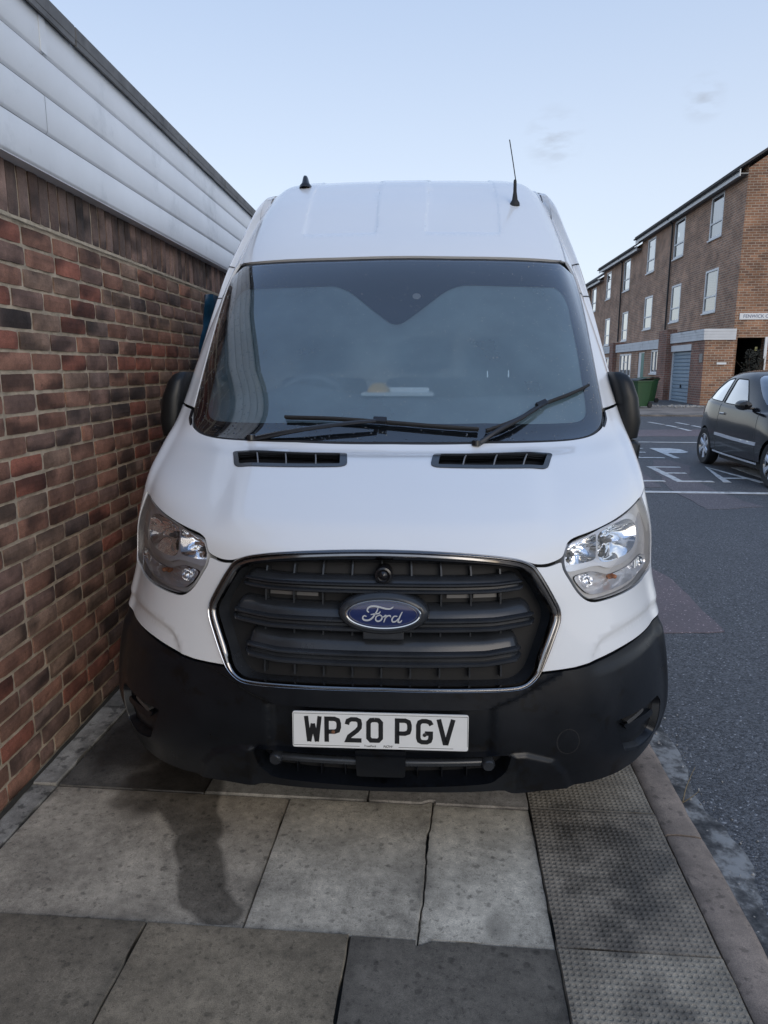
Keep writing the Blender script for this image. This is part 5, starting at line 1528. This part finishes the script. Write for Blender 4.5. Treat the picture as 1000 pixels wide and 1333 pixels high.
for hi, H_ in enumerate(houses):
    y0, y1, ev = H_['y0'], H_['y1'], H_['eave']
    h = empty("terraced_house", (0, 0, 0)); tag(h, H_['lab'], "house", "terraced houses across the street")
    zfl = 2.9
    mb = MB(); facade(mb, XU, y0, y1, zfl-.4 if hi else 2.4, ev+.12, [(a, b, c, d) for a, b, c, d in H_['wins']])
    mb.face([(XU, y1, 0), (XU, y1, ev), (XU+8, y1, ev), (XU+8, y1, 0)])
    mb.build("front_wall", M['tb_face'], h)
    for k, (a, b, c, d) in enumerate(H_['wins']): window(h, XU, a, b, c, d, 'tall', (k*7+hi) % 4 != 1)
    ridge = ev+2.9
    mb = MB()
    th = .10
    for q in ([(XU-.36,ev-.02),(XU+4.2,ridge),(XU+8.9,ev-.02)],):
        (xa, za), (xb, zb), (xc, zc) = q
        ya, yb = y0-(.10 if hi == 0 else .02), y1+.35
        mb.face([(xa,ya,za+th),(xb,ya,zb+th),(xb,yb,zb+th),(xa,yb,za+th)][::-1]); mb.face([(xb,ya,zb+th),(xc,ya,zc+th),(xc,yb,zc+th),(xb,yb,zb+th)][::-1])
        mb.face([(xa,ya,za),(xb,ya,zb),(xb,ya,zb+th),(xa,ya,za+th)]); mb.face([(xb,ya,zb),(xc,ya,zc),(xc,ya,zc+th),(xb,ya,zb+th)])
        mb.face([(xa,yb,za),(xa,yb,za+th),(xb,yb,zb+th),(xb,yb,zb)]); mb.face([(xa,ya,za),(xa,ya,za+th),(xa,yb,za+th),(xa,yb,za)])
        mb.face([(xa,ya,za),(xa,yb,za),(xb,yb,zb),(xb,ya,zb)]); mb.face([(xb,ya,zb),(xb,yb,zb),(xc,yb,zc),(xc,ya,zc)])
    mb.build("roof", M['tile'], h)
    mb = MB(); mb.box(XU-.32,XU-.28,y0,y1+.3,ev-.265,ev-.025); mb.build("eaves_board", M['upvc'], h)
    mb = MB(); mb.box(XU-.28,XU-.002,y0,y1+.28,ev-.20,ev-.16); mb.build("eaves_soffit", M['soffit'], h)
    mb = MB()
    P_ = [(XU-.39+.062*math.cos(R(a)), ev-.045+.062*math.sin(R(a))) for a in range(180, 361, 20)]
    mb.grid([[(x, y0, z) for x, z in P_], [(x, y1+.3, z) for x, z in P_]], True); mb.build("gutter_pipe", M['pipe'], h)
    yp = (37.85, 47.75, 57.6)[hi]
    mb = MB(); mb.tube([(XU-.38,yp,ev-.06),(XU-.10,yp,ev-.35),(XU-.08,yp,ev-.5),(XU-.08,yp,3.2)], .045, 10); mb.build("drain_pipe", M['pipe'], h)
    # projecting ground floor
    ztop = (3.02, 2.86, 2.55)[hi]; zb = (2.60, 2.43, 2.1)[hi]
    g0, g1 = (y0, 33.1) if hi == 0 else (y0, y1)
    if hi == 0:
        holes = [(30.5,32.95,.05,2.24)]
        mb = MB(); facade(mb, XG, 29.0, 33.1, 0, zb, holes, .12); mb.build("ground_floor_wall", M['tb_dark'], h)
        mb = MB(); mb.face([(XG,29.0,0),(XU,29.0,0),(XU,29.0,zb),(XG,29.0,zb)]); mb.build("ground_floor_return", M['tb_gable'], h)
        gd = MB(); n = 14
        for k in range(n):
            z0_, z1_ = .06+k*2.17/n, .06+(k+1)*2.17/n
            gd.grid([[(XG+.12,30.52,z0_),(XG+.085,30.52,z0_+.03),(XG+.085,30.52,z1_-.035),(XG+.12,30.52,z1_)], [(XG+.12,32.93,z0_),(XG+.085,32.93,z0_+.03),(XG+.085,32.93,z1_-.035),(XG+.12,32.93,z1_)]], False)
        gdo = gd.build("garage_door", M['garage'], h)
        mb = MB(); mb.tube([(XG+.05,31.65,.72),(XG+.05,31.65,.86)], .03, 8); mb.build("door_handle", M['pipe'], gdo)
        mb = MB(); mb.box(XG+.02,XG+.13,32.93,33.0,.05,2.24); mb.build("door_post", M['upvc'], h)
        mb = MB(); mb.box(XG-.03,XG+.06,30.45,33.05,2.245,2.50); mb.build("garage_lintel_board", M['board'], h)
        mb = MB()
        for k in range(4):
            z0_ = zb+k*(ztop-zb)/4
            mb.box(XG-.075-.004*k,XU-.01,28.94-.003*k,33.1,z0_+.012,z0_+(ztop-zb)/4)
            mb.box(XG-.06,XU-.02,28.96,33.1,z0_,z0_+.012)
        mb.build("fascia_boarding", M['board'], h)
        mb = MB(); mb.face([(XG-.08,28.94,ztop+.004),(XU,28.94,ztop+.004),(XU,33.1,ztop+.004),(XG-.08,33.1,ztop+.004)]); mb.box(XG+.0,XU-.1,31.0,32.4,ztop+.006,ztop+.05); mb.build("flat_roof", M['tile'], h)
        mb = MB(); mb.box(XG-.22,XG+.2,33.11,34.35,0,3.22); mb.box(XG+.2,XU,33.11,34.35,0,3.1); mb.build("party_pier", M['tb_dark'], h)
        # ground floor of the second half of this house: windows and teal door
        wl_ = [(34.45,36.3,1.30,2.40,'casement'), (40.1,42.6,1.08,2.32,'cross')]
        mb = MB(); facade(mb, XG+.05, 34.35, 43.5, 0, 2.43, [(a, b, c, d) for a, b, c, d, _ in wl_]+[(37.55,38.75,.1,2.35)], .12); mb.build("ground_floor_wall", M['tb_face'], h)
        for a, b, c, d, st in wl_: window(h, XG+.05, a, b, c, d, st, False)
        mb = MB(); mb.box(XG+.09,XG+.15,37.55,38.75,.1,2.35); dr = mb.build("front_door", M['upvc'], h)
        mb = MB(); mb.box(XG+.07,XG+.089,37.65,38.2,1.1,2.3); mb.build("door_panel", M['teal'], dr)
        mb = MB()
        for k in range(3):
            z0_ = 2.43+k*.145
            mb.box(XG-.04-.004*k,XU-.01,34.36,43.4,z0_+.01,z0_+.145); mb.box(XG-.02,XU-.02,34.36,43.4,z0_,z0_+.01)
        mb.build("fascia_boarding", M['board'], h)
        # gable end facing the camera, with a passage opening
        gx1 = XU+8.4
        op = (11.29, 12.40, .0, 2.70)
        mb = MB()
        for a, b, c, d in ((XU,op[0],0,op[3]), (op[1],gx1,0,op[3]), (XU,gx1,op[3],ev)):
            mb.face([(a,29.25,c),(b,29.25,c),(b,29.25,d),(a,29.25,d)])
        mb.face([(XU,29.25,ev),(gx1,29.25,ev),(XU+4.2,29.25,ridge-.02)])
        for q in ([(op[0],29.25,0),(op[0],29.25,op[3]),(op[0],29.75,op[3]),(op[0],29.75,0)], [(op[1],29.25,0),(op[1],29.75,0),(op[1],29.75,op[3]),(op[1],29.25,op[3])], [(op[0],29.25,op[3]),(op[1],29.25,op[3]),(op[1],29.75,op[3]),(op[0],29.75,op[3])]): mb.face(q)
        mb.build("gable_wall", M['tb_gable'], h)
        mb = MB(); mb.box(op[0]-.02,op[1]+.3,29.76,32,0,2.72); 
        mb2 = MB()
        for q in ([(op[0],29.75,0),(op[0],33,0),(op[0],33,2.7),(op[0],29.75,2.7)], [(op[1],29.75,0),(op[1],29.75,2.7),(op[1],33,2.7),(op[1],33,0)], [(op[0],33,0),(op[1],33,0),(op[1],33,2.7),(op[0],33,2.7)], [(op[0],29.75,2.7),(op[1],29.75,2.7),(op[1],33,2.7),(op[0],33,2.7)]): mb2.face(q)
        mb2.build("passage_lining", M['black'], h)
        mb = MB(); mb.box(op[1]-.10,op[1],29.18,29.24,1.9,2.72); mb.box(op[1]-.06,op[1],29.18,29.24,0,1.9); mb.build("passage_door_frame", M['upvc'], h)
        mb = MB(); mb.box(op[1]-.32,op[1]-.22,29.5,29.56,2.2,2.36,.02); mb.build("bulkhead_lamp", mat('lamp_cover', (.32,.30,.12), .4), h)
        mb = MB(); mb.box(XG+.50,XG+.86,28.975,28.999,1.68,1.76); mb.build("white_plaque", M['upvc'], h)
        mb = MB(); mb.box(XG-.03,XG-.001,29.10,29.40,1.76,2.10); mb.box(XG-.035,XG-.031,29.17,29.33,1.84,2.02); mb.build("meter_box", M['soffit'], h)
        mb = MB(); mb.face([(XU+.001,42,0),(XU+.001,42.1,0),(XU+.001,42.1,.1),(XU+.001,42,.1)])
    else:
        wl_ = [(y0+1.2,y0+3.2,1.1,2.2,'casement')]
        mb = MB(); mb.box(XG-.15,XU,y0,y0+.9,0,3.0); mb.build("party_pier", M['tb_dark'], h)
        mb = MB(); facade(mb, XG+.05, y0+.9, y1, 0, zb, [(a, b, c, d) for a, b, c, d, _ in wl_], .12); mb.build("ground_floor_wall", M['tb_face'], h)
        for a, b, c, d, st in wl_: window(h, XG+.05, a, b, c, d, st, False)
        mb = MB()
        for k in range(3):
            z0_ = zb+k*.14; mb.box(XG-.04-.004*k,XU-.01,y0+.91,y1-.05,z0_+.01,z0_+.14)
        mb.build("fascia_boarding", M['board'], h)

# street name sign on the gable
sg = empty("street_sign", (11.86, 29.245, 3.49)); tag(sg, "long white street name plate fixed to the orange brick gable above the passage", "sign")
mb = MB(); mb.box(-.58,.58,-.03,.0,-.12,.12,.008); mb.build("sign_plate", M['upvc'], sg)
t = text_mesh("sign_lettering", "FENWICK C", .175, mat('sign_blue', (.03,.06,.16), .5), sg, .002); t.location = (.02, -.032, .0); t.rotation_euler = (R(90), 0, 0)

# footway in front of the terrace
mb = MB()
mb.box(6.1,40,22.9,62,-.3,.115)
for k in range(22):
    mb.box(6.1+k*1.0,7.095+k*1.0,22.72,22.895,-.3,.125,.015)
tag(mb.build("far_pavement", mat('far_paving', (.26,.22,.185), .85, var=.25, vscale=1.5, dark=(.10,.09,.08), dmix=(.5,.65), dscale=.8)), kind='structure')
mb = MB(); random.seed(3)
for k in range(160):
    x = 9.0+random.gauss(0,.45); y = 27.9+random.gauss(0,.35); r = random.uniform(.02,.055)
    b_ = bmesh.new(); bmesh.ops.create_icosphere(b_, subdivisions=1, radius=r)
    b_.transform(Matrix.Translation((min(x, 9.9), y, .115+r*.5)) @ Matrix.Rotation(random.random()*6,4,'Z') @ Matrix.Diagonal((1.3,.8,.6,1)))
    for f in b_.faces: mb.face([v.co for v in f.verts])
    b_.free()
tag(mb.build("rubble", mat('rubble', (.33,.31,.28), .9, var=.4, vscale=8)), "pale stone chippings spilled on the pavement in front of the garage", "rubble", kind='stuff')

# wheelie bins
M['bin'] = mat('bin_green', (.022,.070,.026), .5, var=.1, vscale=3)
M['bin_lid'] = mat('bin_lid', (.05,.055,.055), .5)
def bin_(x, y, rz, label, lidm):
    b = empty("wheelie_bin", (x, y, .115), rz); tag(b, label, "wheelie bin", "wheelie bins outside the terrace")
    mb = MB()
    secs = [(.06,.24,.25),(.20,.25,.26),(.92,.29,.35),(.93,.31,.37),(.98,.31,.37)]
    mb.grid([[(sx*rx, sy*ry, z) for sx, sy in ((-1,-.92),(-.92,-1),(.92,-1),(1,-.92),(1,.92),(.92,1),(-.92,1),(-1,.92))] for z, rx, ry in secs], False, False, True)
    mb.face([(-.24,-.25,.06),(.24,-.25,.06),(.24,.25,.06),(-.24,.25,.06)]); mb.build("bin_body", M['bin'], b)
    mb = MB(); mb.grid([[(sx*.32, y_, z) for sx in (-1,-.7,0,.7,1)] for y_, z in ((-.40,.985),(-.36,1.02),(0,1.06),(.30,1.05),(.40,1.0))], True); mb.box(-.32,.32,-.40,.40,.982,.992); mb.build("bin_lid", lidm, b)
    mb = MB(); mb.tube([(-.25,.42,.97),(.25,.42,.97)], .018, 8); mb.build("bin_handle", M['bin'], b)
    for s in (-1, 1):
        mb = MB(); mb.lathe([(.0001,-.03),(.10,-.03),(.10,.03),(.0001,.03)], Matrix.Translation((s*.27,.30,.10)) @ Matrix.Rotation(R(90),4,'Y'), 18); mb.build("bin_wheel", M['rubber'], b)
bin_(7.12, 27.0, R(-60), "green wheelie bin with dark lid, the nearer one beside the van's mirror", M['bin_lid'])
bin_(8.55, 31.2, R(-65), "all green wheelie bin standing behind the nearer bin, closer to the garage", M['bin'])

# dark shrub growing in the passage mouth
mb = MB(); random.seed(9); stems = MB()
for k in range(900):
    a, b = random.uniform(0, 2*math.pi), random.random()
    r = .62*math.sqrt(random.random())*(1-.5*b*b)
    p = Vector((11.82+r*math.cos(a)*.85, 28.95+r*math.sin(a)*.6, .25+2.0*b))
    d = Vector((random.gauss(0,1), random.gauss(0,1), random.gauss(0,.7))).normalized()*.055; e_ = d.orthogonal().normalized()*.02
    mb.face([p-d, p+e_, p+d, p-e_])
for k in range(9): stems.tube([(11.82+random.gauss(0,.06), 28.95, .1), (11.82+random.gauss(0,.2), 28.95+random.gauss(0,.1), 1.0), (11.82+random.gauss(0,.4), 28.95+random.gauss(0,.2), 2.0)], .015, 6, True, .004)
sh = empty("dark_shrub", (0, 0, 0)); tag(sh, "dark bushy shrub in front of the black passage opening behind the parked car", "shrub")
mb.build("foliage", mat('shrub_leaf', (.030,.030,.022), .8, var=.5, vscale=6), sh); stems.build("stems", mat('shrub_stem', (.07,.05,.035), .9), sh)

# ------------------------------------------------------------------ parked hatchback
CARN = [
 [(0,.10,.22),(.60,.18,.22),(.79,.70,.20),(.80,1.25,.19),(.80,1.9,.19),(.80,2.45,.19),(.79,3.1,.22),(.62,3.56,.26),(0,3.68,.28)],
 [(0,.00,.48),(.62,.10,.48),(.81,.70,.47),(.82,1.25,.46),(.825,1.9,.46),(.825,2.45,.47),(.81,3.1,.48),(.65,3.60,.50),(0,3.72,.50)],
 [(0,.05,.72),(.60,.18,.72),(.80,.72,.72),(.82,1.25,.71),(.825,1.9,.71),(.825,2.45,.72),(.81,3.1,.74),(.64,3.57,.76),(0,3.69,.76)],
 [(0,.25,.83),(.52,.38,.85),(.73,.78,.90),(.79,1.25,.91),(.80,1.9,.92),(.80,2.45,.94),(.775,3.1,.98),(.60,3.49,1.0),(0,3.61,1.0)],
 [(0,.92,.99),(.42,.96,.99),(.63,1.02,.985),(.755,1.28,.97),(.775,1.9,.985),(.775,2.45,1.005),(.745,3.08,1.045),(.575,3.43,1.06),(0,3.54,1.06)],
 [(0,1.27,1.21),(.42,1.31,1.21),(.58,1.38,1.20),(.665,1.55,1.19),(.70,1.95,1.20),(.70,2.45,1.22),(.665,2.98,1.235),(.50,3.30,1.235),(0,3.40,1.235)],
 [(0,1.62,1.40),(.38,1.66,1.40),(.50,1.72,1.40),(.565,1.85,1.40),(.605,2.08,1.41),(.605,2.45,1.415),(.555,2.82,1.405),(.40,3.06,1.395),(0,3.15,1.395)],
 [(0,1.93,1.49),(.25,1.95,1.49),(.34,1.99,1.49),(.40,2.05,1.49),(.425,2.2,1.495),(.425,2.42,1.495),(.37,2.62,1.49),(.24,2.76,1.485),(0,2.82,1.485)],
 [(0,2.1,1.515),(.04,2.12,1.515),(.06,2.15,1.515),(.07,2.2,1.515),(.08,2.3,1.517),(.08,2.4,1.517),(.06,2.5,1.515),(.04,2.56,1.513),(0,2.6,1.512)],
]
NETC = Net(CARN)
CARX, CARY = 5.05, 8.86
car = empty("parked_hatchback", (CARX, CARY, zr(10.5))); tag(car, "dark grey rounded three door hatchback parked across the road by the white lettering", "car")
M['car'] = mat('car_paint', (.007,.008,.010), .16, 0, coat=.35, var=.08, vscale=2)
M['car_glass'] = glass('car_glass', (.25,.31,.33), 4.5)
def cuv(y, z): return NETC.side_uv(y, z, 1.2, 7.6, 0, 7)
def cpoly(pts): return [cuv(y, z) for y, z in pts]
def carch(yc): return [cuv(yc-.335*math.cos(math.pi*k/16), .295+.335*math.sin(math.pi*k/16)) for k in range(17)]
fa_, ra_ = carch(.68), carch(3.10)
body = [(0,.05,0),(1.0,.05,0)]+[(p[0],p[1],0) for p in fa_ if p[1] > .05]+[(p[0],p[1],0) for p in ra_ if p[1] > .05]+[(7.2,.05,0),(8,.05,0),(8,8,0),(0,8,0)]
door_w = rnd([(*cuv(1.62,1.00),.05),(*cuv(2.50,1.02),.08),(*cuv(2.40,1.38),.12),(*cuv(2.02,1.37),.15)], .1)
quart = rnd([(*cuv(2.58,1.03),.06),(*cuv(3.20,1.06),.15),(*cuv(3.02,1.22),.2),(*cuv(2.76,1.36),.2),(*cuv(2.50,1.385),.08)], .1)
wsc = rnd(mirror([(0,4.2,0),(1.6,4.2,.1),(2.55,4.35,.1),(2.85,5.0,.3),(2.9,6.0,.3),(2.5,6.3,.2),(0,6.3,0)]), .1)
rw = rnd([(7.0,4.3),(7.95,4.3),(7.95,6.3),(7.2,6.2)], .1)
fulls = mirror([(p[0],p[1],0) for p in [(0,.05)]]+body[1:-2]+[(8,8,0),(0,8,0)])
for s in (1, -1):
    f = (lambda q: q) if s > 0 else flip
    half = [(0,.05),(1.0,.05)]+[p for p in fa_ if p[1] > .05]+[p for p in ra_ if p[1] > .05]+[(7.2,.05),(8,.05),(8,7.98),(0,7.98),(0,6.3),(2.5,6.3),(2.9,6.0),(2.85,5.0),(2.55,4.35),(1.6,4.2),(0,4.2)]
    panel(NETC, "car_body", f(half), M['car'], car, [f(door_w), f(quart), f(rw)], step=.12, skirt=.01)
    for nm, w in (("side_window", door_w), ("quarter_window", quart), ("rear_window", rw)):
        g = panel(NETC, nm, f(w), M['car_glass'], car, off=-.004, skirt=0)
        panel(NETC, "window_seal", f(shift(w, .035)), M['rubber'], g, [f(shift(w, -.03))], off=.002, skirt=.005)
    # door shut lines, waist moulding, sill line, handle, mirror
    panel(NETC, "rub_strip", f(rnd([cuv(1.15,.50),cuv(2.62,.52),cuv(2.62,.565),cuv(1.15,.545)], .03)), M['bezel'], car, off=.010, skirt=.012, step=.1)
    panel(NETC, "sill_strip", f([cuv(1.1,.245),cuv(2.70,.26),cuv(2.70,.285),cuv(1.1,.27)]), M['bezel'], car, off=.003, skirt=.004, step=.1)
    for ya, za, yb, zb_ in ((1.17,.25,1.22,.95),(2.60,.28,2.56,1.0)):
        A_ = [cuv(ya+(yb-ya)*k/8, za+(zb_-za)*k/8) for k in range(9)]
        panel(NETC, "door_seam", f(A_+[(p[0]+.02, p[1]) for p in A_[::-1]]), M['seal'], car, off=.001, skirt=0, step=.1)
    hx = NETC.P(s*cuv(2.42,.86)[0], cuv(2.42,.86)[1], .012)
    mb = MB(); mb.box(hx[0]-.014,hx[0]+.014,hx[1]-.09,hx[1]+.07,hx[2]-.018,hx[2]+.018,.008); mb.build("door_handle", M['chrome'], car)
    mm = MB()
    mm.grid([[(s*(.90+rx*math.cos(t)), yy+0*.01, 1.03+rz_*math.sin(t)) for t in [2*math.pi*k/16 for k in range(16)]] for yy, rx, rz_ in ((1.36,.02,.015),(1.38,.085,.055),(1.45,.10,.07),(1.52,.095,.068),(1.53,.07,.05))], True, False, True)
    mm.face([(s*(.90+.07*math.cos(t)), 1.53, 1.03+.05*math.sin(t)) for t in [2*math.pi*k/16 for k in range(16)]])
    mm.box(min(s*.72,s*.85),max(s*.72,s*.85),1.44,1.50,.97,1.0,.01); mm.build("wing_mirror", M['gloss_black'], car)
    panel(NETC, "tail_lamp", f(rnd([cuv(3.42,.80),cuv(3.50,.80),cuv(3.40,1.10),cuv(3.32,1.05)], .05)), mat('tail_lamp', (.25,.01,.01), .2), car, off=.004, skirt=.01, step=.08)
    panel(NETC, "headlamp", f(rnd([(.9,2.45),(1.5,2.5),(1.8,3.1),(1.5,3.5),(1.1,3.2)], .1)), M['bezel'], car, off=.004, skirt=.01, step=.08)
panel(NETC, "windscreen", wsc, M['car_glass'], car, off=-.004, skirt=0)
for yc in (.68, 3.10):
    for s in (1, -1):
        w = empty("wheel", (s*.735, yc, .298)); w.parent = car
        Mx = Matrix.Rotation(R(90)*s, 4, 'Y')
        mb = MB(); mb.lathe([(.20,-.085),(.27,-.09),(.292,-.07),(.298,-.04),(.298,.04),(.292,.07),(.27,.085),(.20,.075)], Mx, 40); mb.build("tyre", M['rubber'], w)
        mb = MB(); mb.lathe([(.205,.072),(.192,.078),(.186,.055),(.175,.01),(.0001,.0)], Mx, 40); mb.build("rim", M['dark_chrome'], w)
        mb = MB(); mb.lathe([(.0001,.072),(.04,.070),(.05,.055),(.05,.01)], Mx, 20)
        for k in range(6):
            T = Mx @ Matrix.Rotation(2*math.pi*k/6, 4, 'Z')
            mb.grid([[T @ Vector(p) for p in q] for q in (((.035,-.026,.05),(.11,-.030,.062),(.188,-.045,.060)), ((.035,-.018,.066),(.11,-.022,.076),(.188,-.036,.072)), ((.035,.018,.066),(.11,.022,.076),(.188,.036,.072)), ((.035,.026,.05),(.11,.030,.062),(.188,.045,.060)))], True)
        mb.build("spokes", M['bezel'], w)
        mb = MB(); mb.grid([[(s*.55, yc-.34*math.cos(math.pi*k/14), .29+.34*math.sin(math.pi*k/14)) for k in range(15)], [(s*.785, yc-.34*math.cos(math.pi*k/14), .29+.34*math.sin(math.pi*k/14)) for k in range(15)]], True)
        mb.build("wheel_arch_liner", M['black'], car)
mb = MB(); mb.box(-.55,.55,.3,3.5,.16,.40); mb.box(-.70,.70,1.1,2.7,.16,.30); mb.build("underbody", M['black'], car)
mb = MB(); mb.box(-.62,.62,1.2,3.2,.40,.86); mb.box(-.55,-.10,2.0,2.16,.86,1.22,.05); mb.box(.10,.55,2.0,2.16,.86,1.22,.05); mb.box(-.55,.55,2.75,2.9,.86,1.12,.05); mb.build("cabin_interior", M['seat_cloth'], car)
